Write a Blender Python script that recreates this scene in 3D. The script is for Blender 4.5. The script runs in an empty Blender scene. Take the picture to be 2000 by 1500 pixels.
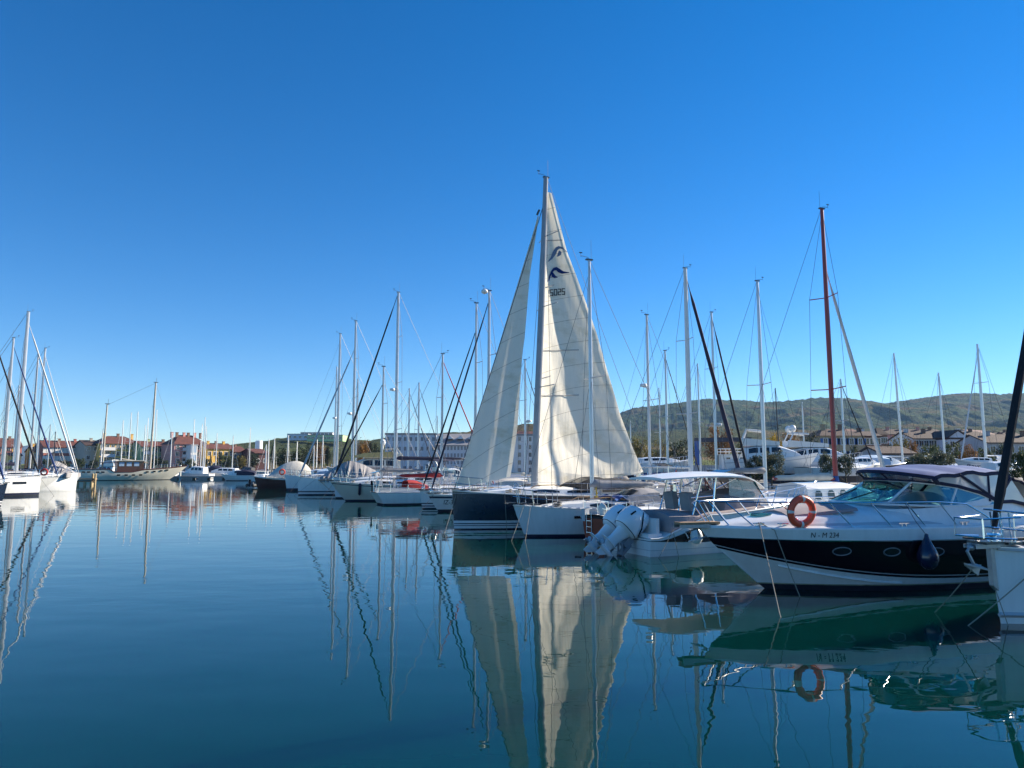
import bpy, math, random
from mathutils import Vector, Matrix, noise as mnoise
random.seed(7)
SC = bpy.context.scene
COL = SC.collection
R = math.radians

# ------------------------------------------------------------------ camera, sky, sun, exposure
CAM_H, FPX, PITCH = 3.0, 1387.0, R(6.58)
cam_d = bpy.data.cameras.new('camera'); cam_d.sensor_width = 36.0; cam_d.lens = 36.0 * FPX / 2000.0
cam_d.clip_start = 0.1; cam_d.clip_end = 40000.0
cam = bpy.data.objects.new('camera', cam_d); COL.objects.link(cam)
cam.location = (0, 0, CAM_H); cam.rotation_euler = (math.pi/2 + PITCH, 0, 0)
SC.camera = cam
SUN_EL, SUN_AZ = R(27.0), R(64.0)          # azimuth measured from straight ahead (+Y) towards the right (+X)
w = bpy.data.worlds.new('World'); SC.world = w; w.use_nodes = True
nt = w.node_tree
sky = nt.nodes.new('ShaderNodeTexSky'); sky.sky_type = 'NISHITA'; sky.sun_disc = False
sky.sun_elevation = SUN_EL; sky.sun_rotation = SUN_AZ
sky.air_density = 1.0; sky.dust_density = 0.0; sky.ozone_density = 4.0; sky.altitude = 1200
bg = nt.nodes['Background']; bg.inputs[1].default_value = 0.077
hs = nt.nodes.new('ShaderNodeHueSaturation'); hs.inputs['Saturation'].default_value = 1.33; hs.inputs['Hue'].default_value = 0.504; hs.inputs['Value'].default_value = 1.0
nt.links.new(sky.outputs[0], hs.inputs['Color']); nt.links.new(hs.outputs[0], bg.inputs[0])
sun_d = bpy.data.lights.new('sun', 'SUN'); sun_d.energy = 5.0; sun_d.angle = R(0.53); sun_d.color = (1.0, 0.89, 0.73)
sun = bpy.data.objects.new('sun', sun_d); COL.objects.link(sun)
sv = Vector((math.sin(SUN_AZ)*math.cos(SUN_EL), math.cos(SUN_AZ)*math.cos(SUN_EL), math.sin(SUN_EL)))
sun.rotation_euler = sv.to_track_quat('Z', 'Y').to_euler()
SC.view_settings.view_transform = 'Standard'; SC.view_settings.look = 'None'
SC.view_settings.gamma = 1.0; SC.view_settings.exposure = 1.16
SC.cycles.max_bounces = 6; SC.cycles.diffuse_bounces = 2; SC.cycles.glossy_bounces = 3
SC.cycles.transmission_bounces = 3; SC.cycles.transparent_max_bounces = 12; SC.cycles.volume_bounces = 0
SC.cycles.caustics_reflective = False; SC.cycles.caustics_refractive = False

# ------------------------------------------------------------------ measuring helpers
CP, SP = math.cos(PITCH), math.sin(PITCH)
def Zat(py, Y):                                    # height seen at image row py, Y metres ahead
    t = (750.0 - py) / FPX
    return CAM_H + Y * (SP + t*CP) / (CP - t*SP)
def Xat(px, Y, z=2.0):                             # sideways position seen at image column px
    return (px - 1000.0) / FPX * (Y*CP + (z-CAM_H)*SP)
def Ywater(py):                                    # distance of the water seen at image row py
    t = (750.0 - py) / FPX
    return -CAM_H * (CP - t*SP) / (SP + t*CP)
def ray(px, py):
    x, y = (px-1000.0)/FPX, (750.0-py)/FPX
    return Vector((x, CP - y*SP, SP + y*CP))

# ------------------------------------------------------------------ materials
MATS = {}
def mat(name, col, rough=0.5, metal=0.0, var=0.10, vs=2.0, bump=0.0, bs=30.0, spec=0.5, coat=0.0, stretch=None):
    m = bpy.data.materials.new(name); m.use_nodes = True; MATS[name] = m
    n = m.node_tree; p = n.nodes['Principled BSDF']
    p.inputs['Roughness'].default_value = rough; p.inputs['Metallic'].default_value = metal
    p.inputs['Specular IOR Level'].default_value = spec; p.inputs['Coat Weight'].default_value = coat
    p.inputs['Coat Roughness'].default_value = 0.08
    tc = n.nodes.new('ShaderNodeTexCoord'); src = tc.outputs['Object']
    if stretch:
        mp = n.nodes.new('ShaderNodeMapping'); mp.inputs['Scale'].default_value = stretch
        n.links.new(src, mp.inputs[0]); src = mp.outputs[0]
    nz = n.nodes.new('ShaderNodeTexNoise'); nz.inputs['Scale'].default_value = vs; nz.inputs['Detail'].default_value = 5
    nz.inputs['Roughness'].default_value = 0.65
    n.links.new(src, nz.inputs['Vector'])
    rp = n.nodes.new('ShaderNodeValToRGB'); e = rp.color_ramp.elements
    e[0].position = 0.3; e[1].position = 0.7
    e[0].color = (*[c*(1-var) for c in col], 1); e[1].color = (*[min(1, c*(1+var)) for c in col], 1)
    n.links.new(nz.outputs[0], rp.inputs[0]); n.links.new(rp.outputs[0], p.inputs['Base Color'])
    if bump:
        nb = n.nodes.new('ShaderNodeTexNoise'); nb.inputs['Scale'].default_value = bs; nb.inputs['Detail'].default_value = 4
        n.links.new(src, nb.inputs['Vector'])
        b = n.nodes.new('ShaderNodeBump'); b.inputs['Strength'].default_value = 1.0; b.inputs['Distance'].default_value = bump
        n.links.new(nb.outputs[0], b.inputs['Height']); n.links.new(b.outputs[0], p.inputs['Normal'])
    return m

def thin_glass(name, tint, gloss=0.12, haze_=0.0, hcol=(.7, .7, .72), gk=.5):
    m = bpy.data.materials.new(name); m.use_nodes = True; MATS[name] = m
    n = m.node_tree; n.nodes.remove(n.nodes['Principled BSDF']); out = n.nodes['Material Output']
    tr = n.nodes.new('ShaderNodeBsdfTransparent'); tr.inputs[0].default_value = (*tint, 1)
    gl = n.nodes.new('ShaderNodeBsdfGlossy'); gl.inputs['Roughness'].default_value = 0.06
    lw = n.nodes.new('ShaderNodeLayerWeight'); lw.inputs[0].default_value = 0.35
    ma = n.nodes.new('ShaderNodeMath'); ma.operation = 'MULTIPLY_ADD'; ma.inputs[1].default_value = gk; ma.inputs[2].default_value = gloss
    n.links.new(lw.outputs['Fresnel'], ma.inputs[0])
    mx = n.nodes.new('ShaderNodeMixShader'); n.links.new(ma.outputs[0], mx.inputs[0])
    last = tr.outputs[0]
    if haze_:
        df = n.nodes.new('ShaderNodeBsdfDiffuse'); df.inputs[0].default_value = (*hcol, 1)
        tl = n.nodes.new('ShaderNodeBsdfTranslucent'); tl.inputs[0].default_value = (*hcol, 1)
        m2 = n.nodes.new('ShaderNodeMixShader'); m2.inputs[0].default_value = 0.22
        n.links.new(df.outputs[0], m2.inputs[1]); n.links.new(tl.outputs[0], m2.inputs[2])
        m3 = n.nodes.new('ShaderNodeMixShader'); m3.inputs[0].default_value = haze_
        n.links.new(last, m3.inputs[1]); n.links.new(m2.outputs[0], m3.inputs[2]); last = m3.outputs[0]
    n.links.new(last, mx.inputs[1]); n.links.new(gl.outputs[0], mx.inputs[2]); n.links.new(mx.outputs[0], out.inputs[0])
    return m

mat('white', (.79, .79, .77), .28, var=.07, vs=1.6, coat=.3, stretch=(2.2, 2.2, .35))
mat('offwhite', (.72, .71, .67), .35, var=.06, vs=1.2)
mat('cream', (.66, .62, .52), .32, var=.07, vs=1.0, coat=.2)
mat('gulet_white', (.70, .66, .55), .45, var=.10, vs=.8)
mat('lightgrey', (.46, .48, .50), .4, var=.08)
mat('grey', (.22, .23, .25), .5, var=.12)
mat('bandgrey', (.020, .017, .018), .25, var=.1, coat=.1)
mat('navyhull', (.010, .017, .034), .18, var=.12, coat=.5)
mat('navy', (.012, .018, .05), .4, var=.1)
mat('blackhull', (.006, .004, .008), .14, var=.1, spec=.3, coat=.15)
mat('antifoul', (.012, .018, .035), .7, var=.3)
mat('scum', (.30, .31, .22), .7, var=.35, vs=4)
mat('redhull', (.30, .055, .025), .5, var=.15)
mat('darkred', (.06, .012, .010), .5, var=.25)
mat('alu', (.62, .63, .64), .36, metal=.55, var=.06)
mat('aludull', (.50, .51, .52), .45, metal=.35, var=.08)
mat('maingrey', (.33, .34, .36), .42, metal=.3, var=.10)
mat('whitemast', (.76, .76, .74), .35, var=.05)
mat('redmast', (.33, .035, .03), .35, var=.08)
mat('darkmast', (.03, .03, .035), .4)
mat('woodmast', (.44, .40, .33), .45, var=.2)
mat('steel', (.78, .79, .80), .14, metal=1.0, var=.03)
mat('galv', (.36, .38, .39), .45, metal=.6, var=.15, bump=.002, bs=60)
mat('wire', (.10, .10, .11), .4, metal=.5)
mat('rope', (.27, .25, .20), .9, var=.2, vs=40, bump=.002, bs=90)
mat('ropedark', (.06, .06, .07), .9)
mat('yellowrope', (.55, .38, .05), .85)
mat('canvas_navy', (.014, .016, .045), .8, var=.2, vs=3, bump=.006, bs=9)
mat('canvas_black', (.010, .010, .014), .8, var=.2, vs=3, bump=.006, bs=9)
mat('canvas_blue', (.02, .055, .19), .8, var=.2, bump=.006, bs=9)
mat('canvas_violet', (.014, .068, .25), .75, var=.10, vs=2.5, bump=.004, bs=5)
mat('canvas_grey', (.30, .29, .29), .85, var=.15, bump=.02, bs=4)
mat('canvas_mauve', (.33, .28, .28), .85, var=.08, vs=2, bump=.012, bs=4)
mat('canvas_cream', (.56, .53, .46), .85, var=.10, bump=.02, bs=4)
mat('canvas_tan', (.62, .42, .16), .85, var=.12)
mat('canvas_red', (.42, .035, .03), .8, var=.15, bump=.008, bs=8)
mat('canvas_white', (.66, .66, .66), .8, var=.08, bump=.008, bs=6)
mat('canvas_teal', (.07, .15, .20), .8, var=.12)
mat('tarp_blue', (.33, .47, .62), .6, var=.15, bump=.04, bs=2.5)
mat('orange', (.92, .105, .045), .45, var=.06)
mat('rubber', (.015, .015, .016), .6)
mat('fender_navy', (.010, .012, .045), .22, var=.1, coat=.3)
mat('fender_white', (.62, .64, .60), .4, var=.08)
mat('teak', (.30, .19, .10), .65, var=.25, vs=6, stretch=(.5, 8, 8))
mat('varnish', (.075, .024, .012), .25, var=.25, vs=5, coat=.5)
mat('darkglass', (.012, .014, .018), .05, spec=.7, var=.0)
mat('smokedhatch', (.03, .035, .04), .08, spec=.6, var=0)
mat('paneblue', (.09, .11, .15), .15, var=.1)
mat('bluedoor', (.03, .12, .35), .5)
mat('outboard', (.84, .85, .86), .22, var=.03, coat=.5)
mat('decal', (.010, .010, .014), .85, var=0, spec=.08)
mat('sailblue', (.012, .035, .15), .9, var=.05, spec=.05)
mat('sailblue_showthrough', (.13, .20, .32), .9, var=.05, spec=.05)  # paler blue: light coming through the cloth, put into the colour
mat('concrete', (.36, .35, .33), .85, var=.15, bump=.01, bs=6)
mat('pile', (.42, .32, .17), .7, var=.3, vs=3)
mat('ground', (.20, .19, .17), .9, var=.25, vs=.05, bump=.03, bs=1)
mat('roof', (.115, .038, .027), .8, var=.35, vs=.7, bump=.06, bs=5)
mat('roof_brown', (.052, .029, .024), .85, var=.35, vs=.7, bump=.06, bs=5)
mat('roof_grey', (.25, .25, .26), .7, var=.12)
for nm, c in (('pl_red', (.45, .15, .11)), ('pl_beige', (.45, .40, .33)), ('pl_yellow', (.78, .48, .12)), ('pl_paleyellow', (.68, .52, .26)),
              ('pl_green', (.36, .44, .22)), ('pl_pink', (.62, .29, .25)), ('pl_ochre', (.72, .43, .08)), ('pl_white', (.66, .66, .66)),
              ('pl_grey', (.42, .43, .45)), ('pl_stone', (.40, .31, .20)), ('pl_brown', (.22, .13, .09)), ('pl_bluegrey', (.60, .64, .70)), ('pl_lime', (.42, .58, .30))):
    mat(nm, c, .9, var=.10, vs=.35, bump=.01, bs=4)
mat('wframe', (.72, .72, .70), .5)
mat('bark', (.10, .075, .05), .9, var=.3, bump=.02, bs=8)
mat('liftblue', (.02, .10, .36), .4, var=.1)
mat('cockpit_dark', (.05, .05, .055), .7)
thin_glass('tealglass', (.20, .46, .47), .05, gk=.28)
thin_glass('clearvinyl', (.72, .73, .75), .12, .86, (.84, .85, .86))  # large white diffuse share stands for the sky reflected in the panels
thin_glass('smokevinyl', (.78, .77, .80), .14, .28, (.62, .60, .63))

def foliage(name, c, dark=.45):
    m = bpy.data.materials.new(name); m.use_nodes = True; MATS[name] = m
    n = m.node_tree; p = n.nodes['Principled BSDF']; out = n.nodes['Material Output']
    p.inputs['Roughness'].default_value = .6; p.inputs['Specular IOR Level'].default_value = .25
    tc = n.nodes.new('ShaderNodeTexCoord'); nz = n.nodes.new('ShaderNodeTexNoise'); nz.inputs['Scale'].default_value = 1.1; nz.inputs['Detail'].default_value = 6
    n.links.new(tc.outputs['Object'], nz.inputs['Vector'])
    rp = n.nodes.new('ShaderNodeValToRGB'); e = rp.color_ramp.elements; e[0].position = .3; e[1].position = .7
    e[0].color = (*[x*dark for x in c], 1); e[1].color = (*[x*1.5 for x in c], 1)
    n.links.new(nz.outputs[0], rp.inputs[0]); n.links.new(rp.outputs[0], p.inputs['Base Color'])
    tl = n.nodes.new('ShaderNodeBsdfTranslucent'); n.links.new(rp.outputs[0], tl.inputs[0])
    mx = n.nodes.new('ShaderNodeMixShader'); mx.inputs[0].default_value = .25
    n.links.new(p.outputs[0], mx.inputs[1]); n.links.new(tl.outputs[0], mx.inputs[2]); n.links.new(mx.outputs[0], out.inputs[0])
for nm, c in (('f_dark', (.030, .045, .018)), ('f_green', (.060, .080, .026)), ('f_olive', (.105, .120, .075)), ('f_yellowgreen', (.145, .120, .025)),
              ('f_orange', (.170, .085, .030)), ('f_yellow', (.36, .24, .018)), ('f_rust', (.20, .10, .02))):
    foliage(nm, c)

def sail_mat():
    m = bpy.data.materials.new('sailcloth'); m.use_nodes = True; MATS['sailcloth'] = m
    n = m.node_tree; L = n.links.new
    p = n.nodes['Principled BSDF']; out = n.nodes['Material Output']
    p.inputs['Roughness'].default_value = .7; p.inputs['Specular IOR Level'].default_value = .25
    tc = n.nodes.new('ShaderNodeTexCoord')
    mp = n.nodes.new('ShaderNodeMapping'); mp.inputs['Scale'].default_value = (.5, .5, 1.1); L(tc.outputs['Object'], mp.inputs[0])
    nz = n.nodes.new('ShaderNodeTexNoise'); nz.inputs['Scale'].default_value = .9; nz.inputs['Detail'].default_value = 8; nz.inputs['Roughness'].default_value = .7
    L(mp.outputs[0], nz.inputs['Vector'])
    rp = n.nodes.new('ShaderNodeValToRGB'); e = rp.color_ramp.elements
    e[0].position = .30; e[0].color = (.68, .61, .44, 1); e[1].position = .50; e[1].color = (.88, .82, .69, 1)
    L(nz.outputs[0], rp.inputs[0])
    # cloth seams, one every 1.15 m of height
    sx = n.nodes.new('ShaderNodeSeparateXYZ'); L(tc.outputs['Object'], sx.inputs[0])
    ad = n.nodes.new('ShaderNodeMath'); ad.operation = 'MULTIPLY_ADD'; ad.inputs[1].default_value = .42; L(sx.outputs[0], ad.inputs[0]); L(sx.outputs[2], ad.inputs[2])
    dv = n.nodes.new('ShaderNodeMath'); dv.operation = 'MULTIPLY'; dv.inputs[1].default_value = 1/1.25; sq = n.nodes.new('ShaderNodeMath'); sq.operation = 'MULTIPLY'; L(sx.outputs[0], sq.inputs[0]); L(sx.outputs[0], sq.inputs[1])
    ae = n.nodes.new('ShaderNodeMath'); ae.operation = 'MULTIPLY_ADD'; ae.inputs[1].default_value = .035; L(sq.outputs[0], ae.inputs[0]); L(ad.outputs[0], ae.inputs[2]); L(ae.outputs[0], dv.inputs[0])
    fr = n.nodes.new('ShaderNodeMath'); fr.operation = 'FRACT'; L(dv.outputs[0], fr.inputs[0])
    lt = n.nodes.new('ShaderNodeMath'); lt.operation = 'LESS_THAN'; lt.inputs[1].default_value = .022; L(fr.outputs[0], lt.inputs[0])
    m2 = n.nodes.new('ShaderNodeMixRGB'); m2.blend_type = 'MULTIPLY'; m2.inputs[2].default_value = (.60, .58, .53, 1)
    L(lt.outputs[0], m2.inputs[0]); L(rp.outputs[0], m2.inputs[1]); L(m2.outputs[0], p.inputs['Base Color'])
    tl = n.nodes.new('ShaderNodeBsdfTranslucent'); L(m2.outputs[0], tl.inputs[0])
    mx = n.nodes.new('ShaderNodeMixShader'); mx.inputs[0].default_value = .24
    L(p.outputs[0], mx.inputs[1]); L(tl.outputs[0], mx.inputs[2]); L(mx.outputs[0], out.inputs[0])
    wn = n.nodes.new('ShaderNodeTexNoise'); wn.inputs['Scale'].default_value = .8; wn.inputs['Detail'].default_value = 3
    mq = n.nodes.new('ShaderNodeMapping'); mq.inputs['Scale'].default_value = (3.0, 1, .5); mq.inputs['Rotation'].default_value = (0, .3, 0)
    L(tc.outputs['Object'], mq.inputs[0]); L(mq.outputs[0], wn.inputs['Vector'])
    b = n.nodes.new('ShaderNodeBump'); b.inputs['Distance'].default_value = .045; L(wn.outputs[0], b.inputs['Height'])
    L(b.outputs[0], p.inputs['Normal']); L(b.outputs[0], tl.inputs['Normal'])
sail_mat()

# ------------------------------------------------------------------ mesh builder
class MB:
    def __init__(s): s.v, s.f, s.m, s.cur = [], [], [], 0
    def add(s, vs, fs, mi=None):
        o = len(s.v); s.v += [tuple(v) for v in vs]
        for f in fs: s.f.append(tuple(i+o for i in f)); s.m.append(s.cur if mi is None else mi)
        return s
    def box(s, c, d, M=None, mi=None):
        x, y, z = d[0]/2, d[1]/2, d[2]/2
        vs = [Vector((a*x, b*y, e*z)) for e in (-1, 1) for b in (-1, 1) for a in (-1, 1)]
        if M is not None: vs = [M @ v for v in vs]
        vs = [v + Vector(c) for v in vs]
        return s.add(vs, [(0, 2, 3, 1), (4, 5, 7, 6), (0, 1, 5, 4), (2, 6, 7, 3), (0, 4, 6, 2), (1, 3, 7, 5)], mi)
    def tube(s, pts, r, n=6, mi=None, sq=1.0):
        pts = [Vector(p) for p in pts]
        rs = list(r) if isinstance(r, (list, tuple)) else [r]*len(pts)
        rings = []; up = None
        for i, p in enumerate(pts):
            d = (pts[min(i+1, len(pts)-1)] - pts[max(i-1, 0)]).normalized()
            if up is None: up = Vector((0, 0, 1)) if abs(d.z) < .9 else Vector((0, 1, 0))
            a = d.cross(up).normalized(); b = a.cross(d).normalized(); up = b
            rings.append([p + a*(rs[i]*math.cos(t)) + b*(rs[i]*math.sin(t)*sq) for t in [2*math.pi*k/n for k in range(n)]])
        return s.loft(rings, True, True, True, mi)
    def loft(s, rings, close=False, ca=False, cb=False, mi=None):
        n = len(rings[0]); vs = [v for r_ in rings for v in r_]; fs = []
        for i in range(len(rings)-1):
            for j in range(n if close else n-1):
                k = (j+1) % n; fs.append((i*n+j, i*n+k, (i+1)*n+k, (i+1)*n+j))
        if ca: fs.append(tuple(range(n-1, -1, -1)))
        if cb: fs.append(tuple(range((len(rings)-1)*n, len(rings)*n)))
        return s.add(vs, fs, mi)
    def lathe(s, prof, n=16, M=None, mi=None):
        M = M or Matrix()
        rings = [[M @ Vector((r*math.cos(2*math.pi*k/n), r*math.sin(2*math.pi*k/n), z)) for k in range(n)] for r, z in prof]
        return s.loft(rings, True, True, True, mi)
    def ell(s, c, r, n=12, mi=None, M=None):
        prof = [(max(1e-3, math.sin(math.pi*i/8)), -math.cos(math.pi*i/8)) for i in range(9)]
        T = Matrix.Translation(c) @ (M or Matrix()) @ Matrix.Diagonal((r[0], r[1], r[2], 1))
        return s.lathe(prof, n, T, mi)
    def torus(s, c, Rr, r, M=None, n=28, k=10, mi=None, a0=0, a1=2*math.pi):
        M = M or Matrix(); c = Vector(c); full = abs(a1-a0) > 6.28
        rings = []
        for i in range(n + (0 if full else 1)):
            a = a0 + (a1-a0)*i/n
            rings.append([c + M @ Vector(((Rr+r*math.cos(b))*math.cos(a), (Rr+r*math.cos(b))*math.sin(a), r*math.sin(b))) for b in [2*math.pi*q/k for q in range(k)]])
        if full: rings.append(rings[0])
        return s.loft(rings, True, not full, not full, mi)
    def prism(s, poly, f, t0, t1, mi=None):          # poly: 2-D outline; f(u, v, t) -> point
        n = len(poly)
        vs = [f(u, v, t0) for u, v in poly] + [f(u, v, t1) for u, v in poly]
        return s.add(vs, [tuple(range(n-1, -1, -1)), tuple(range(n, 2*n))] + [(i, (i+1) % n, n+(i+1) % n, n+i) for i in range(n)], mi)
    def build(s, name, mats, parent=None, smooth=True, loc=None, sharp=38):
        me = bpy.data.meshes.new(name); me.from_pydata(s.v, [], s.f)
        if isinstance(mats, str): mats = [mats]
        for m in mats: me.materials.append(MATS[m])
        me.polygons.foreach_set('material_index', s.m)
        if smooth:
            me.polygons.foreach_set('use_smooth', [True]*len(s.f)); me.set_sharp_from_angle(angle=R(sharp))
        me.update()
        o = bpy.data.objects.new(name, me); COL.objects.link(o)
        if parent is not None: o.parent = parent
        if loc is not None: o.location = loc
        return o

def tag(o, label=None, cat=None, group=None, kind=None):
    if label: o['label'] = label
    if cat: o['category'] = cat
    if group: o['group'] = group
    if kind: o['kind'] = kind
    return o
def thing(name, label, cat, loc=(0, 0, 0), rz=0.0, group=None):
    o = bpy.data.objects.new(name, None); COL.objects.link(o); o.empty_display_size = .3
    o.location = loc; o.rotation_euler = (0, 0, rz)
    return tag(o, label, cat, group)
def kids(o): return [c for c in bpy.data.objects if c.parent == o]

def text_geo(body, size):                            # outlines of lettering as flat triangles, (verts, faces, width)
    cu = bpy.data.curves.new('lettering', 'FONT'); cu.body = body; cu.size = size; cu.resolution_u = 3
    ob = bpy.data.objects.new('lettering', cu); COL.objects.link(ob)
    me = ob.evaluated_get(bpy.context.evaluated_depsgraph_get()).to_mesh()
    vs = [v.co.copy() for v in me.vertices]; fs = [tuple(p.vertices) for p in me.polygons]
    bpy.data.objects.remove(ob); bpy.data.curves.remove(cu)
    return vs, fs, max(v.x for v in vs)

# ------------------------------------------------------------------ hulls
class Hull:
    def __init__(s, xs, L, B, sheer, rake=.8, srake=.0, tb=.72, tm=.42, p=2.3, fl=.22, flb=.30, e=2.2):
        s.__dict__.update(xs=xs, L=L, B=B, sh=sheer, rake=rake, srake=srake, tb=tb, tm=tm, p=p, fl=fl, flb=flb, e=e)
    def sheer(s, t):
        a, m, b = s.sh
        return m + (b-m)*((t-.4)/.6)**2 if t > .4 else m + (a-m)*((.4-t)/.4)**2
    def b(s, t):
        if t > s.tm: return max(.02, s.B/2*(1-((t-s.tm)/(1-s.tm))**s.p))
        return s.B/2*(1-(1-s.tb)*((s.tm-t)/s.tm)**2)
    def ends(s, z):
        u0 = (s.sh[0]-z)/(s.sh[0]+.3); u1 = min(1.3, max(-.2, (s.sh[2]-z)/s.sh[2]))
        return s.xs + s.srake*u0, s.xs+s.L - s.rake*(u1 if u1 < 0 else u1**1.15)
    def pt(s, t, z):
        x0, x1 = s.ends(z); sh = s.sheer(t)
        u = max(0, (sh-z)/(sh+.45))
        return x0+(x1-x0)*t, s.b(t)*(1-(s.fl+s.flb*t*t)*u**s.e)
    def at(s, x, z):
        x0, x1 = s.ends(z); return s.pt(min(1, max(0, (x-x0)/(x1-x0))), z)[1]
    def deck(s, x):                                   # half-breadth and height of the sheer at x
        z = s.sh[1]
        for _ in range(3):
            x0, x1 = s.ends(z); t = min(1, max(0, (x-x0)/(x1-x0))); z = s.sheer(t)
        return s.b(t), z
    def build(s, rows, mats, parent, n=22, name='hull'):
        # rows: list of (z function or number) from the sheer down; mats: one index into the material list per band
        names = []
        for m in mats:
            if m not in names: names.append(m)
        mb = MB(); ts = [1-(1-i/n)**1.6 for i in range(n+1)]
        zf = [(r_ if callable(r_) else (lambda t, q=r_: q)) for r_ in rows]
        for sg in (1, -1):
            for k in range(len(rows)-1):
                A, Bq = [], []
                for t in ts:
                    sh = s.sheer(t); za = min(sh, zf[k](t)); zb = min(sh-.001, zf[k+1](t))
                    xa, ya = s.pt(t, za); xb, yb = s.pt(t, zb)
                    A.append((xa, sg*ya, za)); Bq.append((xb, sg*yb, zb))
                sub = [A]; nsub = 3 if (zf[k](.5)-zf[k+1](.5)) > .3 else 1
                for q in range(1, nsub+1):
                    row = []
                    for i, t in enumerate(ts):
                        za, zb = A[i][2], Bq[i][2]; z = za+(zb-za)*q/nsub; x, y = s.pt(t, z); row.append((x, sg*y, z))
                    sub.append(row)
                mb.loft(sub if sg > 0 else [list(reversed(r_)) for r_ in sub], mi=names.index(mats[k]))
        # transom and stem
        for t, rev in ((0, False), (1, True)):
            for k in range(len(rows)-1):
                za, zb = min(s.sheer(t), zf[k](t)), min(s.sheer(t)-.001, zf[k+1](t))
                xa, ya = s.pt(t, za); xb, yb = s.pt(t, zb)
                f = [(xa, ya, za), (xa, -ya, za), (xb, -yb, zb), (xb, yb, zb)]
                mb.add(f, [(0, 1, 2, 3) if not rev else (3, 2, 1, 0)], names.index(mats[k]))
        return mb.build(name, names, parent)
    def deck_mesh(s, parent, m='white', camber=.06, inset=.0, n=18, name='deck', rail='white', rr=.028, t0=0, t1=1):
        mb = MB(); rings = []
        for i in range(n+1):
            t = t0+(t1-t0)*i/n; z = s.sheer(t); x, y = s.pt(t, z); y = max(.01, y-inset)
            rings.append([(x, y*k, z + camber*(1-k*k) + .004) for k in (-1, -.6, -.2, .2, .6, 1)])
        mb.loft(rings)
        if rail:
            for sg in (1, -1):
                mb.tube([(s.pt(t0+(t1-t0)*i/n, s.sheer(t0+(t1-t0)*i/n))[0], sg*s.pt(t0+(t1-t0)*i/n, s.sheer(t0+(t1-t0)*i/n))[1], s.sheer(t0+(t1-t0)*i/n)+.012) for i in range(n+1)], rr, 5, 1)
        return mb.build(name, [m, rail or m], parent)

# ------------------------------------------------------------------ parts shared by the boats
def rail_mesh(root, pts_fn, xs, h=.62, lean=0.0, mid=True, r=.013, name='guard_rail', m='steel', sides=(1, -1)):
    mb = MB()
    for sg in sides:
        tops = []; mids = []
        for x in xs:
            y, z = pts_fn(x); b0 = Vector((x, sg*(y-.06), z)); t0 = Vector((x+lean, sg*(y-.05), z+h))
            mb.tube([b0, t0], r, 5); tops.append(t0); mids.append((b0+t0)/2)
        mb.tube(tops, r*.6, 4)
        if mid: mb.tube(mids, r*.5, 4)
    return mb.build(name, m, root)

def pulpit_mesh(root, H, back=1.3, h=.68, r=.016, m='steel'):
    mb = MB(); xb = H.xs+H.L
    def P(x, sg, hh): b, z = H.deck(x); return (x, sg*max(.09, b-.06), z+hh)
    for hh in (h, h*.5):
        pts = [P(xb-back, -1, hh), P(xb-back*.6, -1, hh), P(xb-.25, -1, hh+.03), (xb-.02, -.09, H.sh[2]+hh+.04), (xb-.02, .09, H.sh[2]+hh+.04), P(xb-.25, 1, hh+.03), P(xb-back*.6, 1, hh), P(xb-back, 1, hh)]
        mb.tube(pts, r, 5)
    for sg in (1, -1):
        for q in (back, back*.6, .25): mb.tube([P(xb-q, sg, 0), P(xb-q+.08, sg, h)], r, 5)
    return mb.build('pulpit', m, root)

def pushpit_mesh(root, H, fwd=1.0, h=.65):
    mb = MB()
    def P(x, sg, hh): b, z = H.deck(x); return (x, sg*(b-.07), z+hh)
    for hh in (h, h*.5):
        for sg in (1, -1): mb.tube([P(H.xs+fwd, sg, hh), P(H.xs+.12, sg, hh), (H.xs+.1, sg*.35, H.sh[0]+hh)], .015, 5)
    for sg in (1, -1):
        for q in (fwd, .12): mb.tube([P(H.xs+q, sg, 0), P(H.xs+q, sg, h)], .015, 5)
    return mb.build('pushpit', 'steel', root)

def cabin_mesh(root, H, x0, x1, wf=.62, h=.42, m='white', win=True, nwin=2, wh=.15, winmat='darkglass'):
    rings = []; N = 10; prof = []
    for i in range(N+1):
        t = i/N; x = x0+(x1-x0)*t; b, z = H.deck(x)
        hh = h*(1-.75*max(0, (t-.45)/.55)**1.8); y = b*wf*(1-.12*t); prof.append((x, y, z, hh))
        rings.append([(x, -y, z), (x, -y*.93, z+hh*.8), (x, -y*.72, z+hh), (x, 0, z+hh*1.12), (x, y*.72, z+hh), (x, y*.93, z+hh*.8), (x, y, z)])
    mb = MB(); mb.loft(rings, False, True, True); cab = mb.build('cabin', m, root)
    if win:
        for k in range(nwin):
            for sg in (1, -1):
                wb = MB(); a = .08+.62*k/nwin; e = a+.62/nwin-.07; ra, rb = [], []
                for q in range(5):
                    t = a+(e-a)*q/4; i = min(N-1, int(t*N)); f = t*N-i
                    x, y, z, hh = [prof[i][j]*(1-f)+prof[i+1][j]*f for j in range(4)]
                    tp = .72 if 0 < q < 4 else .60
                    lo = .25 if 0 < q < 4 else .34
                    yy = lambda s_: y*(1-.07*s_/.8)+.008
                    ra.append((x, sg*yy(lo), z+hh*lo)); rb.append((x, sg*yy(tp), z+hh*tp))
                wb.loft([ra, rb] if sg > 0 else [rb, ra]); wb.build('window', winmat, cab)
    return cab

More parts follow.
